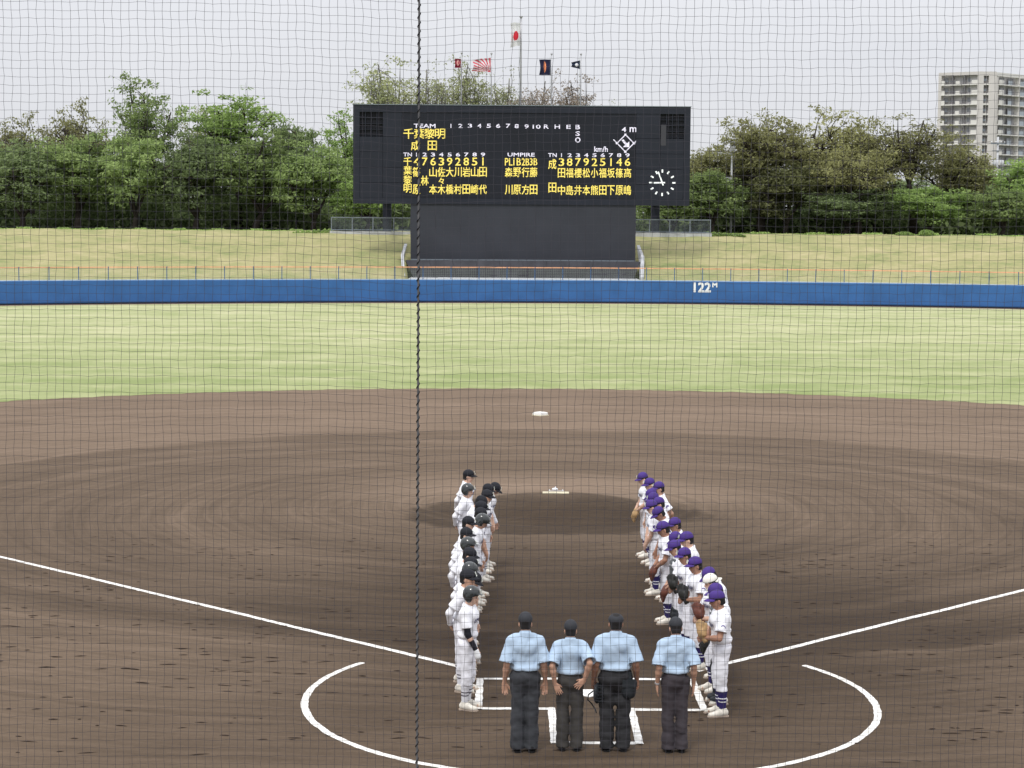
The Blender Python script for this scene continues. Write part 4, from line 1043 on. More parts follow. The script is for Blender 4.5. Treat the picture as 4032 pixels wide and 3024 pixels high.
# ------------------------------------------------------------------ people: signed-distance bodies turned into meshes
class Field:
    def __init__(s, lo, hi, h):
        s.h = h; s.lo = np.array(lo, np.float32)
        s.n = np.ceil((np.array(hi) - s.lo) / h).astype(int) + 1
        s.ax = [s.lo[i] + h * np.arange(s.n[i], dtype=np.float32) for i in range(3)]
        s.phi = np.full(tuple(s.n), .12, np.float32)
    def blank(s):
        g = Field.__new__(Field); g.h, g.lo, g.n, g.ax = s.h, s.lo, s.n, s.ax
        g.phi = np.full(tuple(s.n), .12, np.float32); return g
    def win(s, lo, hi):
        sl, P = [], []
        for i in range(3):
            a = max(0, int((lo[i] - s.lo[i]) / s.h) - 1); b = min(s.n[i], int((hi[i] - s.lo[i]) / s.h) + 3)
            if b <= a: return None, None
            sl.append(slice(a, b)); P.append(s.ax[i][a:b])
        X = P[0][:, None, None]; Y = P[1][None, :, None]; Z = P[2][None, None, :]
        return tuple(sl), (X, Y, Z)
    def join(s, sl, d, k, op):
        a = s.phi[sl]
        if op == 'sub': s.phi[sl] = np.maximum(a, -d); return
        if k > 0:
            h = np.clip(.5 + .5 * (a - d) / k, 0, 1)
            s.phi[sl] = a * (1 - h) + d * h - k * h * (1 - h)
        else: s.phi[sl] = np.minimum(a, d)
    def cone(s, a, b, r1, r2=None, k=.02, S=(1, 1, 1), op='add'):
        r2 = r1 if r2 is None else r2
        a, b, S = np.array(a, float), np.array(b, float), np.array(S, float)
        pad = max(r1, r2) * S.max() + .06
        sl, P = s.win(np.minimum(a, b) - pad, np.maximum(a, b) + pad)
        if sl is None: return s
        a_, b_ = a / S, b / S; d = b_ - a_; L2 = d @ d + 1e-9
        q = [P[i] / S[i] - a_[i] for i in range(3)]
        t = np.clip((q[0] * d[0] + q[1] * d[1] + q[2] * d[2]) / L2, 0, 1)
        dist = np.sqrt((q[0] - t * d[0]) ** 2 + (q[1] - t * d[1]) ** 2 + (q[2] - t * d[2]) ** 2) - (r1 + (r2 - r1) * t)
        s.join(sl, dist.astype(np.float32), k, op); return s
    def ell(s, c, r, R=None, k=.02, op='add'):
        c, r = np.array(c, float), np.array(r, float)
        pad = r.max() + .05
        sl, P = s.win(c - pad, c + pad)
        if sl is None: return s
        q = [P[i] - c[i] for i in range(3)]
        if R is not None:
            q = [R[0][j] * q[0] + R[1][j] * q[1] + R[2][j] * q[2] for j in range(3)]
        m = np.sqrt((q[0] / r[0]) ** 2 + (q[1] / r[1]) ** 2 + (q[2] / r[2]) ** 2)
        g = np.sqrt((q[0] / r[0] ** 2) ** 2 + (q[1] / r[1] ** 2) ** 2 + (q[2] / r[2] ** 2) ** 2) + 1e-6
        s.join(sl, (m * (m - 1) / g).astype(np.float32), k, op); return s
    def half(s, p, n):
        """keep the side n points away from"""
        n = np.array(n, float); n /= np.linalg.norm(n); p = np.array(p, float)
        d = (s.ax[0] - p[0])[:, None, None] * n[0] + (s.ax[1] - p[1])[None, :, None] * n[1] + (s.ax[2] - p[2])[None, None, :] * n[2]
        s.phi = np.maximum(s.phi, d.astype(np.float32)); return s
    def union(s, g, k=0.0): s.join((slice(None),) * 3, g.phi, k, 'add'); return s
    def folds(s, amp, seed, freq=22, dirs=None):
        rg = np.random.default_rng(seed)
        X, Y, Z = s.ax[0][:, None, None], s.ax[1][None, :, None], s.ax[2][None, None, :]
        w = 0
        for i in range(6):
            v = rg.normal(0, 1, 3) * (np.array([1, 1, .6]) if dirs is None else np.array(dirs)); v *= freq * rg.uniform(.5, 1.4) / np.linalg.norm(v)
            w = w + (1 - 2 * np.abs(np.sin(v[0] * X + v[1] * Y + v[2] * Z + rg.uniform(0, 6) + 1.3 * np.sin(6 * Z + i) + .8 * np.sin(7 * X + 2 * i)))) / 3
        s.phi = s.phi + amp * w.astype(np.float32); return s
    def mesh(s, name):
        p = s.phi; ins = p < 0
        c = np.zeros(tuple(np.array(p.shape) - 1), np.int8)
        for i in (0, 1):
            for j in (0, 1):
                for k in (0, 1): c += ins[i:ins.shape[0] - 1 + i, j:ins.shape[1] - 1 + j, k:ins.shape[2] - 1 + k]
        act = np.argwhere((c > 0) & (c < 8))
        idx = np.full(c.shape, -1, np.int32); idx[tuple(act.T)] = np.arange(len(act))
        pos = np.zeros((len(act), 3)); cnt = np.zeros(len(act))
        cor = [(i, j, k) for i in (0, 1) for j in (0, 1) for k in (0, 1)]
        for a in cor:
            for ax in range(3):
                if a[ax]: continue
                b = list(a); b[ax] = 1
                pa, pb = p[tuple((act + a).T)], p[tuple((act + b).T)]
                m = (pa < 0) != (pb < 0)
                t = np.where(m, pa / np.where(m, pa - pb, 1), 0)
                pos += m[:, None] * (np.array(a) + t[:, None] * (np.array(b) - np.array(a))); cnt += m
        pos = (act + pos / cnt[:, None]) * s.h + s.lo
        F_ = []
        for ax in range(3):
            u, w = [q for q in range(3) if q != ax]
            a = np.take(ins, range(ins.shape[ax] - 1), ax); b = np.take(ins, range(1, ins.shape[ax]), ax)
            e = np.argwhere(a != b)
            e = e[(e[:, u] > 0) & (e[:, w] > 0) & (e[:, u] < c.shape[u]) & (e[:, w] < c.shape[w])]
            q = []
            for du, dw in ((-1, -1), (0, -1), (0, 0), (-1, 0)):
                x = e.copy(); x[:, u] += du; x[:, w] += dw; q.append(idx[tuple(x.T)])
            q = np.stack(q, 1)
            fl = ins[tuple(e.T)]
            if ax == 1: fl = ~fl
            q = np.where(fl[:, None], q, q[:, ::-1])
            F_.append(q)
        f = np.concatenate(F_); f = f[(f >= 0).all(1)]
        return npmesh(name, pos, f, True)

def rotx(a): c, s = math.cos(a), math.sin(a); return np.array([[1, 0, 0], [0, c, -s], [0, s, c]])
def ik(sh, wr, hint, l1=.285, l2=.255):
    sh, wr, hint = map(lambda q: np.array(q, float), (sh, wr, hint))
    d = wr - sh; D = np.linalg.norm(d)
    if D > (l1 + l2) * .995: wr = sh + d / D * (l1 + l2) * .995; d = wr - sh; D = np.linalg.norm(d)
    a = (l1 * l1 - l2 * l2 + D * D) / (2 * D); h = math.sqrt(max(0, l1 * l1 - a * a))
    u = d / D; p = hint - (hint @ u) * u; p /= np.linalg.norm(p) + 1e-9
    return sh + u * a + p * h, wr
HIP = np.array([0, 0, .93])

def pose(name):
    """wrist targets, elbow hints, finger direction and palm normal for both arms (x: -1 left, +1 right); lean and bow in degrees"""
    P = dict(lean=2, bow=12, feet=.095, R=dict(w=(.235, .05, .83), e=(.3, -1, 0), d=(-.05, .12, -1), n=(-1, 0, 0), curl=.5), L=dict(w=(-.235, .05, .83), e=(-.3, -1, 0), d=(.05, .12, -1), n=(1, 0, 0), curl=.5))
    def both(w, e, d, n, curl=.5):
        P['R'] = dict(w=w, e=e, d=d, n=n, curl=curl)
        P['L'] = dict(w=(-w[0], w[1], w[2]), e=(-e[0], e[1], e[2]), d=(-d[0], d[1], d[2]), n=(-n[0], n[1], n[2]), curl=curl)
    if name == 'behind': both((.05, -.185, .96), (1, -.4, 0), (-.75, .05, -.65), (0, 1, .1)); P['bow'] = 6
    if name == 'front': both((.055, .20, .86), (1, -.3, 0), (-.6, .1, -.8), (0, -1, 0)); P['bow'] = 16
    if name == 'bowed': P['lean'] = 9; P['bow'] = 26; both((.215, .16, .86), (.4, -1, 0), (-.05, .1, -1), (-1, 0, 0))
    if name == 'thigh': P['R'] = dict(w=(.19, .17, .87), e=(.5, -1, 0), d=(-.15, .3, -1), n=(-.6, -.6, 0), curl=.35); P['bow'] = 8
    if name == 'glove':
        P['L'] = dict(w=(-.10, .26, 1.10), e=(-.8, -.6, -.3), d=(.35, .35, .8), n=(.3, -1, .2), curl=.6)
        P['R'] = dict(w=(.09, .27, 1.02), e=(.8, -.6, -.3), d=(-.8, .35, .3), n=(-.2, -1, .3), curl=.7); P['bow'] = 10
    if name == 'lowglove':
        P['L'] = dict(w=(-.10, .22, .95), e=(-.9, -.5, 0), d=(.4, .35, -.6), n=(.2, -1, 0), curl=.6)
        P['R'] = dict(w=(.09, .22, .93), e=(.9, -.5, 0), d=(-.5, .2, -.8), n=(-.1, -1, 0), curl=.5); P['bow'] = 18
    if name == 'ump1': both((.262, .02, .86), (.2, -1, 0), (-.06, .1, -1), (0, -1, 0), .35); P['bow'] = 5; P['lean'] = 0; P['feet'] = .09
    if name == 'ump2':
        P['bow'] = 4; P['lean'] = 0
        P['R'] = dict(w=(.195, -.160, .975), e=(.45, -.9, 0), d=(-.72, .0, -.66), n=(0, 1, .1), curl=.05)
        P['L'] = dict(w=(-.205, -.12, .91), e=(-.4, -.9, 0), d=(.45, -.08, -.85), n=(.1, 1, 0), curl=.08)
    if name == 'ump3': both((.258, .03, .88), (.15, -1, 0), (-.02, .15, -1), (-.6, -.5, 0), .9); P['bow'] = 2; P['lean'] = 0; P['feet'] = .10
    if name == 'ump4': both((.242, .0, .87), (.2, -1, 0), (-.02, .05, -1), (-1, 0, 0), .2); P['bow'] = 8; P['lean'] = 1; P['feet'] = .085
    return P

def joints(P):
    ln = math.radians(P['lean']); Rl = rotx(-ln)
    up = lambda p: HIP + Rl @ (np.array(p, float) - HIP)
    J = dict(up=up, Rl=Rl)
    J['neck'] = up((0, -.012, 1.455)); Rh = rotx(-ln - math.radians(P['bow']))
    J['Rh'] = Rh; J['head'] = J['neck'] + Rh @ np.array([0, .022, .150])
    for s, k in ((1, 'R'), (-1, 'L')):
        A = P[k]; sh = up((.180 * s, -.008, 1.375))
        el, wr = ik(sh, A['w'], A['e'])
        d = np.array(A['d'], float); d /= np.linalg.norm(d)
        n = np.array(A['n'], float); n -= (n @ d) * d; n /= np.linalg.norm(n)
        J[k] = dict(sh=sh, el=el, wr=wr, d=d, n=n, curl=A['curl'], s=s)
        J['hip' + k] = np.array([.088 * s, 0, .90]); J['kn' + k] = np.array([P['feet'] * s, .012, .485]); J['an' + k] = np.array([P['feet'] * s, -.02, .085])
    return J

def body_mesh(J, h, fat=1.0):
    up = J['up']
    F = Field((-.46, -.36, -.02), (.46, .46, 1.80), h)
    F.cone(up((0, 0, 1.02)), up((0, .0, 1.30)), .088 * fat, .103 * fat, .03, (1.5, 1, 1))
    F.ell((0, -.012, .93), (.150 * fat, .112 * fat, .120), None, .05)
    F.ell(up((0, 0, 1.32)), (.168 * fat, .108 * fat, .13), J['Rl'], .05)
    F.cone(up((-.12, -.01, 1.395)), up((.12, -.01, 1.395)), .050, .050, .05); F.cone(up((0, -.01, 1.46)), up((.13, -.01, 1.385)), .040, .040, .03); F.cone(up((0, -.01, 1.46)), up((-.13, -.01, 1.385)), .040, .040, .03)
    F.cone(J['neck'] - (0, 0, .04), J['head'] - J['Rh'] @ np.array([0, .02, .07]), .058, .053, .03)
    Rh, hc = J['Rh'], J['head']
    hp_ = lambda p: hc + Rh @ np.array(p, float)
    F.ell(hp_((0, -.012, .025)), (.075, .095, .092), Rh, .02)      # skull
    F.ell(hp_((0, .022, -.045)), (.060, .068, .072), Rh, .03)      # face and jaw
    F.ell(hp_((0, .052, -.098)), (.026, .024, .018), Rh, .02)      # chin
    F.ell(hp_((0, .094, -.028)), (.012, .018, .022), Rh, .010)     # nose
    F.ell(hp_((0, .080, -.068)), (.026, .012, .012), Rh, .010)     # lips
    F.ell(hp_((0, .078, .012)), (.052, .014, .012), Rh, .015)      # brow
    for s in (-1, 1):
        F.ell(hp_((.034 * s, .088, -.010)), (.014, .010, .009), Rh, 0, 'sub')
        F.ell(hp_((.077 * s, -.010, -.022)), (.012, .020, .032), Rh, .006)   # ears
    for k in 'RL':
        A = J[k]; s = A['s']
        F.ell(A['sh'], (.058, .056, .060), None, .04)
        F.cone(A['sh'], A['el'], .050 * fat, .040, .03)
        m = A['el'] + (A['wr'] - A['el']) * .3
        F.cone(A['el'], m, .039, .041, .015); F.cone(m, A['wr'], .040, .027, .02)
        d, n, wr = A['d'], A['n'], A['wr']; sd = np.cross(d, n)
        # the thumb side: forward (or towards the body when the hand lies flat)
        th = sd if (sd @ np.array([-.4 * s, 1, .3])) > 0 else -sd
        for i, q in enumerate((-.030, -.010, .010, .029)):
            base = wr + d * .012 + th * q * .6; kn_ = wr + d * (.088 - .05 * abs(q)) + th * q
            F.cone(base, kn_, .0165, .0125, .010)
            L = (.064, .074, .078, .070)[i] * (1 if i else .92)
            c1, c2 = A['curl'] * .8, A['curl'] * 1.7
            d1 = d * math.cos(c1) + n * math.sin(c1); d2 = d * math.cos(c2) + n * math.sin(c2)
            sp = th * (q * .25 * (1.8 if A['curl'] < .1 else .5))
            p1 = kn_ + d1 * L * .52 + sp * .5; p2 = p1 + d2 * L * .48 + sp * .4
            F.cone(kn_, p1, .0098, .0090, .004); F.cone(p1, p2, .0090, .0080, .003)
        t0 = wr + d * .025 + th * .022; t1 = t0 + (th * .65 + d * .7 + n * .25) * .045; t2 = t1 + (d * .9 + n * .35 + th * .2) * .036
        F.cone(t0, t1, .0150, .0115, .012); F.cone(t1, t2, .0110, .0090, .004)
        hi, kn, an = J['hip' + k], J['kn' + k], J['an' + k]
        F.cone(hi, kn, .076 * fat, .053, .04); F.cone(kn, kn + (an - kn) * .35 - (0, .012, 0), .053, .058, .02)
        F.cone(kn + (an - kn) * .35 - (0, .012, 0), an, .056, .036, .02)
        F.cone(an - (0, .01, .04), an + (.01 * s, .15, -.05), .034, .028, .02, (1, 1, .9))
    return F.mesh("body")

def top_mesh(J, P, h, ump=False, seed=1, fat=1.0):
    up = J['up']
    F = Field((-.42, -.36, .86), (.42, .42, 1.60), h)
    e = .020 if not ump else .016
    F.cone(up((0, 0, 1.06)), up((0, 0, 1.30)), .090 * fat + e, .104 * fat + e, .03, (1.48, 1, 1))
    F.ell(up((0, 0, 1.33)), (.166 * fat + e, .110 * fat + e, .120), J['Rl'], .05)
    F.cone(up((.02, -.01, 1.455)), up((.165, -.01, 1.378)), .066, .066, .03); F.cone(up((-.02, -.01, 1.455)), up((-.165, -.01, 1.378)), .066, .066, .03)
    F.cone(up((0, -.01, 1.40)), up((0, -.005, 1.50)), .085, .062, .04)
    F.ell(up((0, -.005, 1.055)), ((.178 if not ump else .170) * fat, .142 * fat, .060), None, .035)
    F.folds(.0095 if ump else .0070, seed, 15, (1.5, 1.2, .7)); F.folds(.0035, seed + 9, 38, (1.5, 1.2, .6))
    F.half(up((0, 0, 1.005 if not ump else 1.03)), J['Rl'] @ np.array([0, 0, -1]))
    F.half(up((0, -.02, 1.485)), J['Rl'] @ np.array([0, .35, 1]))
    for k in 'RL':
        A = J[k]; u = A['el'] - A['sh']; u /= np.linalg.norm(u)
        Ls = .20 if not ump else .262
        r2 = .078 if not ump else .092
        G = F.blank()
        out = np.array([A['s'] * .012, 0, 0])
        G.ell(A['sh'], (.062, .066, .064), None, 0)
        G.cone(A['sh'], A['sh'] + u * (Ls + .07) + out, .064, r2 + .012, .03)
        G.folds(.0045, seed + 3, 30)
        G.half(A['sh'] + u * Ls, u)
        q = A['sh'] + u * Ls
        G.cone(q - u * .035, q + u * .1, r2 - .016, r2 - .012, 0, op='sub')
        F.union(G, .035)
    return F.mesh("shirt")

def trouser_mesh(J, h, kind, seed=1, fat=1.0):
    F = Field((-.32, -.24, 0.0), (.32, .24, 1.10), h)
    F.ell((0, -.012, .94), (.168 * fat, .130 * fat, .130), None, .05)
    F.cone((0, 0, .98), (0, 0, 1.06), .098 * fat, .098 * fat, .03, (1.45, 1, 1))
    for k in 'RL':
        hi, kn, an = J['hip' + k], J['kn' + k], J['an' + k]; s = 1 if k == 'R' else -1
        if kind == 'long':
            F.cone(hi, kn, .096 * fat, .077, .035); F.cone(kn, an + (0, .005, -.02), .077, .082, .02)
        else:
            m = kn + (an - kn) * .33
            F.cone(hi, kn, .098 * fat, .078, .035); F.cone(kn, m, .076, .070, .02)
    F.folds(.0105 if kind == 'long' else .0070, seed, 14, (.8, 1, 1.3)); F.folds(.0035, seed + 9, 34, (.7, 1, 1.2))
    z0 = .040 if kind == 'long' else .355
    F.half((0, 0, z0), (0, 0, -1)); F.half((0, 0, 1.035), (0, 0, 1))
    return F.mesh("trousers")

def slab_of(F, z0, z1): return F.half((0, 0, z0), (0, 0, -1)).half((0, 0, z1), (0, 0, 1))
def belt_mesh(fat=1.0):
    F = Field((-.3, -.25, .98), (.3, .25, 1.06), .008)
    F.cone((0, -.003, .94), (0, 0, 1.06), .108 * fat, .103 * fat, .0, (1.45, 1.05, 1))
    F.phi[:] = F.phi
    return slab_of(F, .995, 1.036).mesh("belt")
def sock_mesh(J, k, z0, z1, e=.006, h=.009):
    F = Field((-.25, -.2, 0), (.25, .2, .5), h)
    kn, an = J['kn' + k], J['an' + k]; m = kn + (an - kn) * .35 - (0, .012, 0)
    F.cone(kn, m, .053 + e, .058 + e, .02); F.cone(m, an, .056 + e, .037 + e, .02)
    return slab_of(F, z0, z1).mesh("sock")

# head-local pieces (origin: centre of the head)
def hair_mesh():
    F = Field((-.12, -.13, -.12), (.12, .12, .14), .007)
    F.ell((0, -.014, .027), (.082, .101, .097), None, 0)
    F.ell((0, -.045, -.045), (.066, .060, .062), None, .02)
    F.half((0, .045, .0), (0, 1, -.55)); F.half((0, -.02, -.085), (0, -.2, -1))
    for s in (-1, 1): F.ell((.09 * s, .022, -.045), (.05, .045, .055), None, 0, 'sub')
    return F.mesh("hair")
def crown_mesh(flat=False):
    F = Field((-.13, -.14, 0), (.13, .15, .17), .007)
    F.ell((0, -.004, .040), (.092, .112, .098 if not flat else .080), None, 0)
    F.half((0, 0, .030), (0, .12, -1))
    return F.mesh("cap_crown")
def brim_mesh():
    v, f = [], []
    for i in range(11):
        a = math.pi * (i / 10 * .8 + .1)
        for j, (r, dz) in enumerate(((.80, 0), (1.28, -.006), (1.72, -.020))):
            x = .088 * math.cos(a) * (1 if j == 0 else .98); y = .100 * math.sin(a) * r if j else .085 * math.sin(a)
            v.append((x, y + .008, .045 + dz - abs(x) ** 2 * 3.0))
    n = len(v)
    v += [(x, y, z - .005) for x, y, z in v]
    for i in range(10):
        for j in range(2):
            a = i * 3 + j; f.append((a, a + 3, a + 4, a + 1)); f.append((a + n, a + 1 + n, a + 4 + n, a + 3 + n))
        a = i * 3 + 2; f.append((a, a + 3, a + 3 + n, a + n))
    return MB().add(v, f).mesh("cap_brim", True)
def helmet_mesh():
    F = Field((-.15, -.16, -.14), (.15, .16, .18), .007)
    F.ell((0, -.008, .035), (.104, .125, .110), None, 0)
    F.half((0, .06, .012), (0, .35, -1))
    for s in (-1, 1): F.ell((.088 * s, -.015, -.030), (.022, .050, .060), None, .02)
    F.ell((0, -.075, -.010), (.080, .050, .060), None, .03)
    F.ell((0, -.004, -.050), (.082, .090, .085), None, 0, 'sub')
    F.cone((0, .08, .048), (0, .125, .042), .055, .042, .01, (1.25, 1, .16))
    return F.mesh("helmet_shell")
G_hair, G_crown, G_crownf, G_brim, G_helmet = hair_mesh(), crown_mesh(), crown_mesh(True), brim_mesh(), helmet_mesh()
G_button = MB().tube([(0, -.004, .134), (0, -.004, .142)], [.010, .006], 8).mesh("button")
def blob(name, r, n=8):
    v, f = [(0, 0, r[2])], []
    for i in range(1, 5):
        for k in range(n):
            t = math.pi * i / 5; a = 2 * math.pi * k / n
            v.append((r[0] * math.sin(t) * math.cos(a), r[1] * math.sin(t) * math.sin(a), r[2] * math.cos(t)))
    v.append((0, 0, -r[2])); L = len(v) - 1
    for k in range(n):
        f.append((0, 1 + k, 1 + (k + 1) % n)); f.append((L, 1 + 3 * n + (k + 1) % n, 1 + 3 * n + k))
        for i in range(3): f.append((1 + i * n + k, 1 + i * n + n + k, 1 + i * n + n + (k + 1) % n, 1 + i * n + (k + 1) % n))
    return MB().add(v, f).mesh(name, True)
G_eye = blob("eye", (.010, .007, .0065)); G_brow = blob("eyebrow", (.020, .006, .004)); G_mouth = blob("mouth", (.020, .005, .003))
def shoe_mesh():
    F = Field((-.08, -.12, -.01), (.08, .22, .14), .008)
    F.cone((0, -.045, .055), (0, .03, .055), .042, .044, .0, (1, 1, 1.1)); F.cone((0, .03, .045), (.0, .14, .030), .044, .034, .03, (1.05, 1, .95))
    F.cone((0, -.03, .06), (0, -.02, .11), .042, .040, .02)
    F.half((0, 0, .012), (0, 0, -1)); F.half((0, 0, .115), (0, 0, 1))
    return F.mesh("shoe")
G_shoe = shoe_mesh()
sm = MB()
pr = [(.0, -.095), (.036, -.08), (.040, -.02), (.043, .06), (.047, .11), (.036, .165), (.0, .185), (-.036, .165), (-.045, .11), (-.038, .06), (-.040, -.02), (-.036, -.08)]
sm.add([(x, y, 0) for x, y in pr] + [(x, y, .017) for x, y in pr], [tuple(range(12))[::-1], tuple(range(12, 24))] + [(i, (i + 1) % 12, 12 + (i + 1) % 12, 12 + i) for i in range(12)])
G_sole = sm.mesh("sole")

SKINS = [mat("skin_tanned", (0.50, 0.29, 0.20), 0.6, 0.08, 8), mat("skin_light", (0.60, 0.38, 0.28), 0.6, 0.08, 8), mat("skin_brown", (0.36, 0.19, 0.125), 0.6, 0.08, 8)]
M_hair = mat("black_hair", (0.014, 0.012, 0.012), 0.7)
M_eyed = mat("dark_eye", (0.02, 0.012, 0.01), 0.3); M_lip = mat("lip_skin", (0.30, 0.11, 0.08), 0.6)
M_uni = mat("white_uniform_cloth", (0.86, 0.86, 0.90), 0.85, 0.05, 6, 0.25, 18)
M_pants = mat("white_baseball_trousers", (0.82, 0.82, 0.87), 0.85, 0.06, 6, 0.3, 14)
M_capk = mat("black_cap_cloth", (0.012, 0.013, 0.018), 0.75); M_capp = mat("purple_cap_cloth", (0.062, 0.030, 0.20), 0.7, 0.1, 9)
M_capu = mat("umpire_cap_black", (0.032, 0.034, 0.040), 0.75); M_capw = mat("white_towel_cap", (0.82, 0.80, 0.72), 0.8, 0.06, 10)
M_helm = mat("glossy_black_helmet", (0.018, 0.022, 0.022), 0.22, spec=0.5, coat=0.5)
M_emb = mat("white_cap_emblem", (0.85, 0.88, 0.80), 0.7)
M_belt = mat("black_belt", (0.015, 0.015, 0.02), 0.5); M_navy = mat("navy_sock", (0.028, 0.020, 0.11), 0.9); M_wsock = mat("white_sock", (0.72, 0.72, 0.76), 0.9)
M_stripe = mat("dark_sock_band", (0.07, 0.06, 0.08), 0.9); M_shoe = mat("cream_leather_shoe", (0.70, 0.66, 0.58), 0.6, 0.15, 16); M_sole = mat("tan_shoe_sole", (0.45, 0.36, 0.29), 0.8)
M_shirt = mat("pale_blue_shirt_cloth", (0.42, 0.535, 0.67), 0.85, 0.05, 5, 0.25, 14)
M_slk = [mat("charcoal_trouser_cloth", (0.044, 0.047, 0.053), 0.85, 0.15, 4, 0.3, 12), mat("brown_grey_trouser_cloth", (0.052, 0.048, 0.044), 0.85, 0.15, 4, 0.3, 12), mat("black_trouser_cloth", (0.026, 0.026, 0.028), 0.85, 0.15, 4, 0.3, 12), mat("plum_grey_trouser_cloth", (0.050, 0.042, 0.048), 0.85, 0.15, 4, 0.3, 12)]
M_bshoe = mat("black_leather_shoe", (0.012, 0.012, 0.013), 0.4); M_gear = mat("black_catcher_gear", (0.02, 0.024, 0.028), 0.5); M_gearg = mat("grey_gear_padding", (0.10, 0.11, 0.115), 0.7)
M_sleeve = mat("black_arm_sleeve", (0.01, 0.01, 0.016), 0.7); M_bglove = mat("white_batting_glove", (0.78, 0.79, 0.8), 0.6)
M_patch = mat("purple_round_patch", (0.09, 0.055, 0.26), 0.8); M_letter = mat("navy_chest_letters", (0.05, 0.05, 0.16), 0.8)
GLOVES = {'black': mat("black_glove_leather", (0.022, 0.022, 0.020), 0.5, 0.3, 12), 'tan': mat("tan_glove_leather", (0.42, 0.27, 0.13), 0.55, 0.25, 10), 'brown': mat("brown_glove_leather", (0.13, 0.045, 0.03), 0.5, 0.25, 10)}
G_capletter = {'S': textmesh('S', .050, .060, .07), 'N': textmesh('N', .052, .058, .06)}

CACHE = {}
def pose_set(pn):
    if pn in CACHE: return CACHE[pn]
    P = pose(pn); J = joints(P); ump = pn.startswith('ump')
    fat = {'ump1': 1.05, 'ump3': 1.1, 'ump4': 1.0, 'ump2': .98}.get(pn, 1.0)
    sd = sum(map(ord, pn))
    D = dict(P=P, J=J, ump=ump)
    D['body'] = body_mesh(J, .0088 if ump else .0100, fat)
    D['top'] = top_mesh(J, P, .0105, ump, sd, fat)
    D['bottom'] = trouser_mesh(J, .0115, 'long' if ump else 'short', sd + 1, fat)
    D['belt'] = belt_mesh(fat)
    if not ump:
        D['socks'] = [sock_mesh(J, k, .09, .375) for k in 'RL']
        D['bands'] = [[sock_mesh(J, k, a, a + .022, .010) for a in ((.20, .245) if True else ())] for k in 'RL']
    else: D['socks'] = None
    if not ump:      # lettering across the chest, laid onto the shirt
        tm = textmesh("NARITA", .22, .055, .02)
        me = D['top']
        bv = BVHTree.FromPolygons([v.co.copy() for v in me.vertices], [tuple(p.vertices) for p in me.polygons])
        up = J['up']
        def laid(t):
            for v in t.vertices:
                o = Vector(up((v.co.x, .35, 1.30 + v.co.z))); hit = bv.ray_cast(o, Vector((0, -1, -.1)))
                v.co = (hit[0] + Vector((0, .006, 0))) if hit[0] else o
            return t
        D['chestN'] = laid(tm); D['chestS'] = laid(textmesh("REIMEI", .22, .055, .02))
    CACHE[pn] = D
    return D

def head_frame(D, root):
    J = D['J']; M = Matrix([list(r) + [0] for r in J['Rh']] + [[0, 0, 0, 1]]); M.translation = Vector(J['head'])
    return M
def onhead(name, me, m, D, root, extra=None, parent=None, PX=Matrix.Identity(4)):
    o = put(name, me, m, root)
    o.matrix_local = head_frame(D, root) @ (extra or Matrix.Identity(4))
    if parent:     # sub-part: same place under the part
        o.parent = parent; o.matrix_local = PX.inverted() @ (extra or Matrix.Identity(4))
    return o

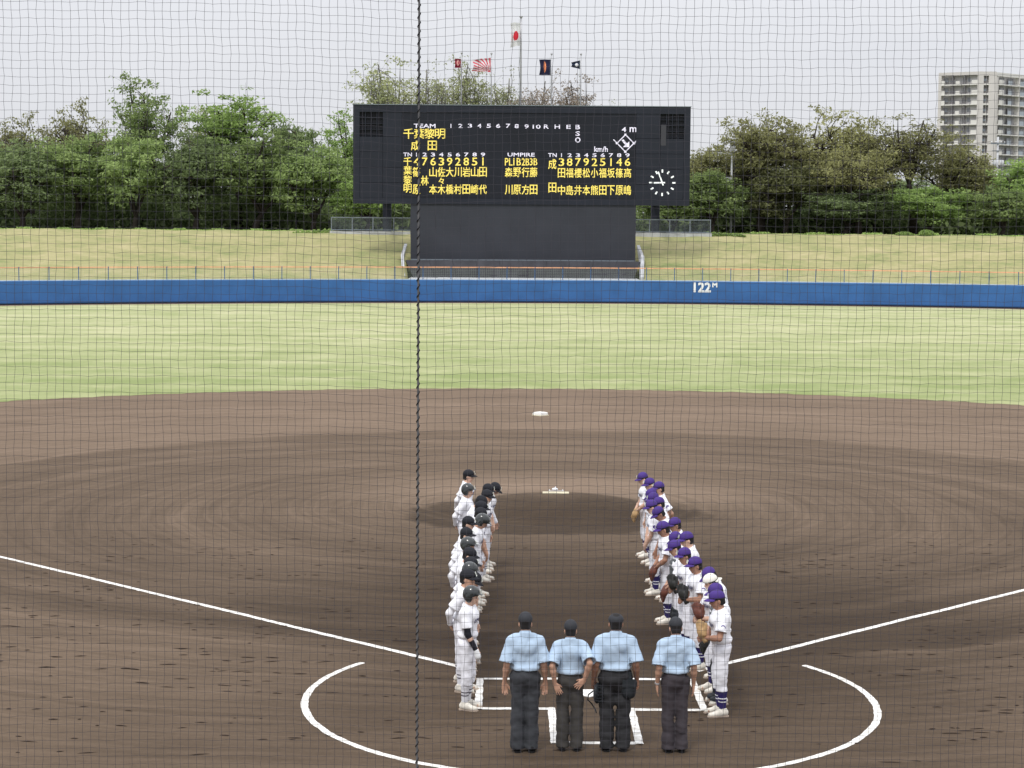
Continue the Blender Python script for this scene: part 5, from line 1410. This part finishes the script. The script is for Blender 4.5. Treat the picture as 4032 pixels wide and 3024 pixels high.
def person(pn, x, y, rz, height, label, group, cap='black', skin=0, socks='white', slacks=0, gear=False, sleeve=False):
    D = pose_set(pn); J = D['J']
    r = empty("person", (x, y, mound_z(x, y) + .002), rz)
    tag(r, label, "person", group)
    k = height / 1.755
    r.scale = (k * random.uniform(.95, 1.05), k * random.uniform(.96, 1.04), k)
    put("body", D['body'], SKINS[skin], r)
    onhead("hair", G_hair, M_hair, D, r)
    for s in (-1, 1):
        onhead("eye", G_eye, M_eyed, D, r, Matrix.Translation((.034 * s, .080, -.010)))
        onhead("eyebrow", G_brow, M_hair, D, r, Matrix.Translation((.034 * s, .088, .012)))
    onhead("mouth", G_mouth, M_lip, D, r, Matrix.Translation((0, .090, -.066)))
    if cap == 'helmet':
        hm = onhead("batting_helmet", G_helmet, M_helm, D, r)
        onhead("emblem", G_capletter['S'], M_emb, D, r, Matrix.Translation((0, .124, .083)) @ Matrix.Rotation(math.pi, 4, 'Z') @ Matrix.Rotation(math.radians(-32), 4, 'X'), hm)
    else:
        cm_ = {'black': M_capk, 'purple': M_capp, 'umpire': M_capu, 'umpflat': M_capu, 'white': M_capw}[cap]
        rev = Matrix.Rotation(math.pi if cap == 'white' else 0, 4, 'Z')
        cp_ = onhead("cap", G_crownf if cap == 'umpflat' else G_crown, cm_, D, r, rev)
        onhead("brim", G_brim, cm_, D, r, rev, cp_, rev)
        if cap != 'umpflat': onhead("button", G_button, cm_, D, r, rev, cp_, rev)
        if cap in ('black', 'purple'):
            onhead("emblem", G_capletter['S' if cap == 'black' else 'N'], M_emb, D, r, Matrix.Translation((0, .109, .083)) @ Matrix.Rotation(math.pi, 4, 'Z') @ Matrix.Rotation(math.radians(-30), 4, 'X'), cp_, rev)
    if D['ump']:
        sh = put("shirt", D['top'], M_shirt, r); put("trousers", D['bottom'], M_slk[slacks], r); put("belt", D['belt'], M_belt, r)
        # shirt collar
        up = J['up']; cv = []
        N_ = 18
        for i in range(N_):
            a = 2 * math.pi * i / N_
            for rr, z in ((.078, 1.468), (.067, 1.505), (.060, 1.500)):
                cv.append(tuple(up((rr * math.cos(a) * 1.05, rr * math.sin(a) - .008, z - .02 * math.sin(a)))))
        cf = [(i * 3 + j, ((i + 1) % N_) * 3 + j, ((i + 1) % N_) * 3 + j + 1, i * 3 + j + 1) for i in range(N_) for j in range(2)]
        put("collar", MB().add(cv, cf).mesh("collar", True), M_shirt, sh)
        sm_, so_ = M_bshoe, M_bshoe
    else:
        j = put("jersey", D['top'], M_uni, r)
        put("trousers", D['bottom'], M_pants, r); put("belt", D['belt'], M_belt if cap != 'purple' else M_navy, r)
        put("chest_letters", D['chestN' if socks == 'navy' else 'chestS'], M_letter, j)
        if socks == 'navy':
            A = J['L']; u = A['el'] - A['sh']; p = A['sh'] + u * .40
            pt = put("sleeve_patch", MB().tube([(-.006, 0, 0), (.006, 0, 0)], .034, 16).mesh("patch"), M_patch, j, loc=tuple(p + np.array([-.078, 0, 0])))
        for q, sk in enumerate(D['socks']):
            so = put("sock", sk, M_navy if socks == 'navy' else M_wsock, r)
            for b in D['bands'][q]: put("stripe", b, M_wsock if socks == 'navy' else M_stripe, so)
        sm_, so_ = M_shoe, M_sole
    for kk, s in (('R', 1), ('L', -1)):
        an = J['an' + kk]
        e = put("shoe", G_shoe, sm_, r, loc=(an[0] + .008 * s, an[1] + .015, 0), rot=(0, 0, -.12 * s), scale=(1.08, 1.08, 1.05))
        put("sole", G_sole, so_, e)
    if sleeve:
        A = J['R']
        F = Field((-.4, -.3, .8), (.4, .4, 1.5), .008)
        u = A['el'] - A['sh']; F.cone(A['sh'] + u * .5, A['el'], .050, .046, 0); F.cone(A['el'], A['wr'], .046, .034, .02)
        F.half(A['wr'], A['wr'] - A['el'])
        put("arm_sleeve", F.mesh("arm_sleeve"), M_sleeve, r)
        for q in 'RL':
            A = J[q]; F = Field(np.array(A['wr']) - .16, np.array(A['wr']) + .16, .008)
            F.cone(A['wr'], A['wr'] + A['d'] * .09, .036, .044, 0, (1, 1, 1)); F.cone(A['wr'] + A['d'] * .08, A['wr'] + A['d'] * .15 + A['n'] * .04, .038, .028, .02)
            put("batting_glove", F.mesh("batting_glove"), M_bglove, r)
    if socks == 'white' and not sleeve and pn in ('behind', 'relaxed', 'bowed') and cap in ('black', 'helmet'):
        if 'ls' not in D:
            D['ls'] = []
            for q in 'RL':
                F = Field((-.45, -.36, .72), (.45, .42, 1.5), .010)
                A = J[q]; u = A['el'] - A['sh']
                F.cone(A['sh'] + u * .45, A['el'], .052, .050, 0); F.cone(A['el'], A['wr'], .050, .036, .02)
                F.folds(.003, 4, 40); D['ls'].append(F.mesh("undersleeve"))
        for g_ in D['ls']: put("undersleeve", g_, M_uni, r)
    if gear:
        up = J['up']
        F = Field((-.3, -.3, .9), (.3, .35, 1.55), .011)
        F.cone(up((0, .012, 1.04)), up((0, .012, 1.32)), .125, .132, .03, (1.35, 1, 1)); F.cone(up((-.12, 0, 1.40)), up((.12, 0, 1.40)), .085, .085, .03)
        F.folds(.004, 5, 40, (.1, .1, 2)); F.half(up((0, -.005, 0)), (0, -1, 0)); F.half(up((0, 0, 1.44)), (0, .2, 1)); F.half(up((0, 0, 1.03)), (0, 0, -1))
        put("chest_protector", F.mesh("chest_protector"), M_gearg, r)
        for kk in 'RL':
            kn, an = J['kn' + kk], J['an' + kk]
            F = Field((-.3, -.2, 0), (.3, .3, .75), .010)
            F.cone(kn + (0, .02, .10), kn + (0, .03, 0), .082, .088, 0); F.cone(kn + (0, .02, -.06), an + (0, .03, .0), .080, .062, .02)
            F.ell(an + (0, .10, -.01), (.062, .085, .05), None, .02)
            F.folds(.004, 6, 36, (.2, .2, 2)); F.half((0, .005, 0), (0, -1, 0)); F.half((0, 0, .05), (0, 0, -1))
            put("shin_guard", F.mesh("shin_guard"), M_gear, r)
    return r, D

def glove_mesh():
    F = Field((-.17, -.14, -.17), (.17, .14, .24), .008)
    F.ell((0, 0, -.01), (.085, .050, .095), None, 0)
    for i, x in enumerate((-.062, -.025, .015, .052)):
        F.cone((x * .9, 0, .02), (x * 1.25, .035, .155 - abs(x) * .25), .030, .021, .012)
    F.cone((.06, .0, -.05), (.125, .055, .06), .032, .022, .015)
    F.cone((.075, .035, .07), (.100, .05, .09), .024, .020, .02, (1, .5, 1.5))
    F.ell((0, .062, .01), (.055, .040, .070), None, 0, 'sub')
    F.ell((0, 0, -.12), (.05, .035, .05), None, .02); F.ell((0, 0, -.16), (.035, .02, .05), None, 0, 'sub')
    return F.mesh("glove_leather")
G_glove = glove_mesh()
lc = MB()
for x in (-.07, -.03, .012): lc.tube([(x, .045, .06), (x + .03, .052, .075), (x + .05, .045, .06)], .004, 5)
for z in (-.03, .0, .03): lc.tube([(.05, .055, z + .03), (.08, .062, z + .04), (.105, .055, z + .03)], .004, 5)
G_glace = lc.mesh("lacing")
def glove_on(r, D, side, colour, label, dn=None, off=(0, 0, 0)):
    A = D['J'][side]
    c = Vector(A['wr'] + A['d'] * .075 + A['n'] * .01) + Vector(off)
    z = Vector(A['d']); yv = Vector(A['n']); xv = yv.cross(z)
    M = Matrix(((xv.x, yv.x, z.x, c.x), (xv.y, yv.y, z.y, c.y), (xv.z, yv.z, z.z, c.z), (0, 0, 0, 1)))
    g = empty("baseball_glove"); tag(g, label, "baseball glove", "baseball gloves in the right-hand line")
    S = Matrix.LocRotScale(r.location, r.rotation_euler, r.scale)
    g.matrix_world = S @ M
    put("leather", G_glove, GLOVES[colour], g); put("lacing", G_glace, GLOVES['tan' if colour != 'tan' else 'black'], g)
    return g

# the left line, facing right: white uniforms, black caps and helmets
ORD = ["nearest", "second", "third", "fourth", "fifth", "sixth", "seventh", "eighth", "ninth", "tenth", "eleventh", "twelfth", "thirteenth", "fourteenth", "fifteenth", "sixteenth", "seventeenth", "eighteenth", "farthest"]
PTXT = {'relaxed': "arms hanging", 'behind': "hands clasped behind", 'front': "hands clasped in front", 'bowed': "head bowed forward", 'thigh': "hand on thigh", 'glove': "hands raised at chest", 'lowglove': "hands held low in front"}
LEFT = [(-1.66, -.66, 1.72, 'helmet', 'thigh', 1), (-1.74, .35, 1.77, 'black', 'behind', 0), (-1.65, .97, 1.67, 'black', 'bowed', 1), (-1.72, 1.45, 1.68, 'helmet', 'front', 1), (-1.72, 1.98, 1.66, 'black', 'behind', 0), (-1.75, 2.58, 1.71, 'black', 'front', 1),
        (-1.78, 3.33, 1.73, 'helmet', 'behind', 0), (-1.83, 4.39, 1.72, 'black', 'behind', 1), (-1.82, 5.42, 1.74, 'black', 'behind', 1), (-1.60, 6.00, 1.73, 'helmet', 'bowed', 0), (-1.63, 6.62, 1.72, 'black', 'front', 0), (-1.63, 7.30, 1.73, 'black', 'relaxed', 1),
        (-1.64, 8.10, 1.75, 'black', 'bowed', 1), (-1.54, 8.80, 1.72, 'black', 'relaxed', 0), (-1.90, 9.40, 1.74, 'helmet', 'behind', 1), (-1.53, 9.72, 1.71, 'black', 'front', 1), (-1.40, 10.30, 1.69, 'black', 'bowed', 0), (-1.93, 11.5, 1.73, 'black', 'behind', 1)]
for i, (x, y, h_, cap, pn, sk) in enumerate(LEFT):
    o_ = "nearest" if i == 0 else ("farthest" if i == len(LEFT) - 1 else ORD[i])
    if i == 0: lb = "player in glossy black helmet with black arm sleeve, nearest of the left line"
    else: lb = f"player in black {'helmet' if cap == 'helmet' else 'cap'}, {PTXT[pn]}, {o_} from front of left line" if i < len(LEFT) - 1 else "white-uniformed player in black cap standing alone at the far end of the left line"
    x -= pose_set(pn)['J']['head'][1] - .02
    person(pn, x, y, -math.pi / 2 - .16 + random.uniform(-.16, .14), h_, lb, "players of the black-capped team on the left", cap, sk, 'white', sleeve=(i == 0))
# the right line, facing left: white uniforms, purple caps
RIGHT = [(1.69, -.92, 1.74, 'purple', 'glove', 2, 'tan'), (1.74, -.27, 1.72, 'purple', 'lowglove', 0, 'black'), (1.74, .43, 1.72, 'white', 'glove', 1, 'brown'), (1.78, 1.15, 1.73, 'purple', 'bowed', 0, None), (1.65, 1.82, 1.72, 'purple', 'glove', 2, 'black'),
         (1.56, 2.60, 1.72, 'purple', 'glove', 2, 'black'), (1.48, 3.38, 1.71, 'purple', 'lowglove', 0, 'brown'), (1.73, 4.02, 1.74, 'purple', 'relaxed', 1, None), (1.60, 4.52, 1.69, 'purple', 'bowed', 0, None), (1.44, 5.10, 1.74, 'purple', 'lowglove', 2, 'brown'), (1.68, 5.72, 1.70, 'purple', 'relaxed', 2, None),
         (1.51, 7.05, 1.73, 'purple', 'bowed', 2, None), (1.43, 7.60, 1.73, 'purple', 'front', 1, None), (1.60, 8.12, 1.70, 'purple', 'relaxed', 0, None), (1.54, 8.68, 1.71, 'purple', 'front', 1, None), (1.57, 9.32, 1.72, 'purple', 'bowed', 2, None),
         (1.74, 9.95, 1.73, 'purple', 'behind', 0, None), (1.61, 10.60, 1.72, 'purple', 'relaxed', 1, None), (1.54, 11.45, 1.72, 'purple', 'lowglove', 1, 'tan')]
for i, (x, y, h_, cap, pn, sk, gl) in enumerate(RIGHT):
    n_ = len(RIGHT)
    o_ = ORD[i]
    if i == 0: lb = "purple-capped player holding a tan glove at his chest, nearest of the right line"
    elif i == 1: lb = "purple-capped catcher in dark chest protector and shin guards near the plate"
    elif cap == 'white': lb = "player with white cap worn backwards, third in the right line"
    elif i == n_ - 1: lb = "purple-capped player at the far end of the right line, leaning out to the mound"
    else: lb = f"purple-capped player, {PTXT[pn]}, {o_} from front of right line"
    x += pose_set(pn)['J']['head'][1] - .02
    r, D = person(pn, x, y, math.pi / 2 + .16 + random.uniform(-.14, .16), h_, lb, "players of the purple-capped team on the right", cap, sk, 'navy', gear=(i in (1, 6)))
    if gl:
        bpy.context.view_layer.update()
        own = {0: "the nearest player", 1: "the catcher near the plate", 2: "the player in the white cap"}.get(i, "the far end player" if i == n_ - 1 else f"the {o_} player")
        glove_on(r, D, 'L', gl, f"{gl} leather baseball glove held by {own} of the right line")
# four umpires with their backs to us
UG = "umpires in pale blue shirts lined up behind home plate"
person('ump1', -.935, -2.80, 0.02, 1.79, "umpire in pale blue shirt, arms hanging loose, at the left end of the four", UG, 'umpire', 0, slacks=0)
person('ump2', -.365, -2.72, -.04, 1.68, "shortest umpire with one hand spread on the back of his hip", UG, 'umpire', 0, slacks=1)
r3, D3 = person('ump3', .205, -2.72, 0, 1.78, "broad plate umpire in flat black cap with a black ball bag at his hip", UG, 'umpflat', 2, slacks=2)
r4, D4 = person('ump4', .96, -2.76, .05, 1.73, "umpire standing apart at the right end in plum-grey trousers", UG, 'umpire', 0, slacks=3)
A = D4['J']['L']
w_ = MB().tube([A['wr'] + (A['el'] - A['wr']) * .06, A['wr'] + (A['el'] - A['wr']) * .14], .034, 14).mesh("wristwatch"); put("wristwatch", w_, M_con, r4)
# ball bag on the plate umpire's right hip
bb = empty("ball_bag", (.205 + .165, -2.80, .82)); tag(bb, "black cloth ball bag hanging from the plate umpire's belt at the right hip", "ball bag")
F = Field((-.13, -.1, -.17), (.13, .1, .17), .009); F.ell((0, 0, -.02), (.092, .060, .125), None, 0); F.cone((-.05, 0, .06), (.05, 0, .06), .05, .05, .03); F.folds(.006, 3, 40); F.half((0, 0, .12), (0, 0, 1))
put("pouch", F.mesh("pouch"), M_gear, bb); put("flap", MB().box((-.085, -.068, .02), (.085, -.058, .115)).mesh("flap"), M_gear, bb); put("belt_loop", MB().box((-.03, -.04, .11), (.03, .0, .20)).mesh("belt_loop"), M_gear, bb)
# face mask in his left hand
mk = empty("umpire_mask", (.205 - .225, -2.76, .74), 1.15); tag(mk, "black wire face mask hanging from the plate umpire's left hand", "face mask")
cg = MB()
for z in (-.09, -.045, 0, .045, .09):
    w = math.sqrt(max(0.0004, 1 - (z / .13) ** 2)) * .095
    cg.tube([(w * math.cos(a), -.03 - .06 * math.sin(a), z) for a in np.linspace(0, math.pi, 9)], .0055, 5)
for x in (-.045, 0, .045): cg.tube([(x, -.03 - .066 * math.sqrt(1 - (x / .1) ** 2) * math.cos(t), .125 * math.sin(t)) for t in np.linspace(-1.3, 1.3, 9)], .0055, 5)
put("cage", cg.mesh("cage"), M_gear, mk)
F = Field((-.13, -.08, -.17), (.13, .08, .17), .009); F.ell((0, 0, 0), (.105, .04, .135), None, 0); F.ell((0, 0, 0), (.060, .06, .070), None, 0, 'sub')
put("padding", F.mesh("padding"), M_gear, mk)
put("harness_strap", MB().tube([(-.09, .02, .05), (-.06, .10, -.02), (0, .13, -.10), (.06, .10, -.16), (.05, .05, -.22), (.02, .02, -.26)], .009, 5).mesh("harness_strap"), M_gear, mk)
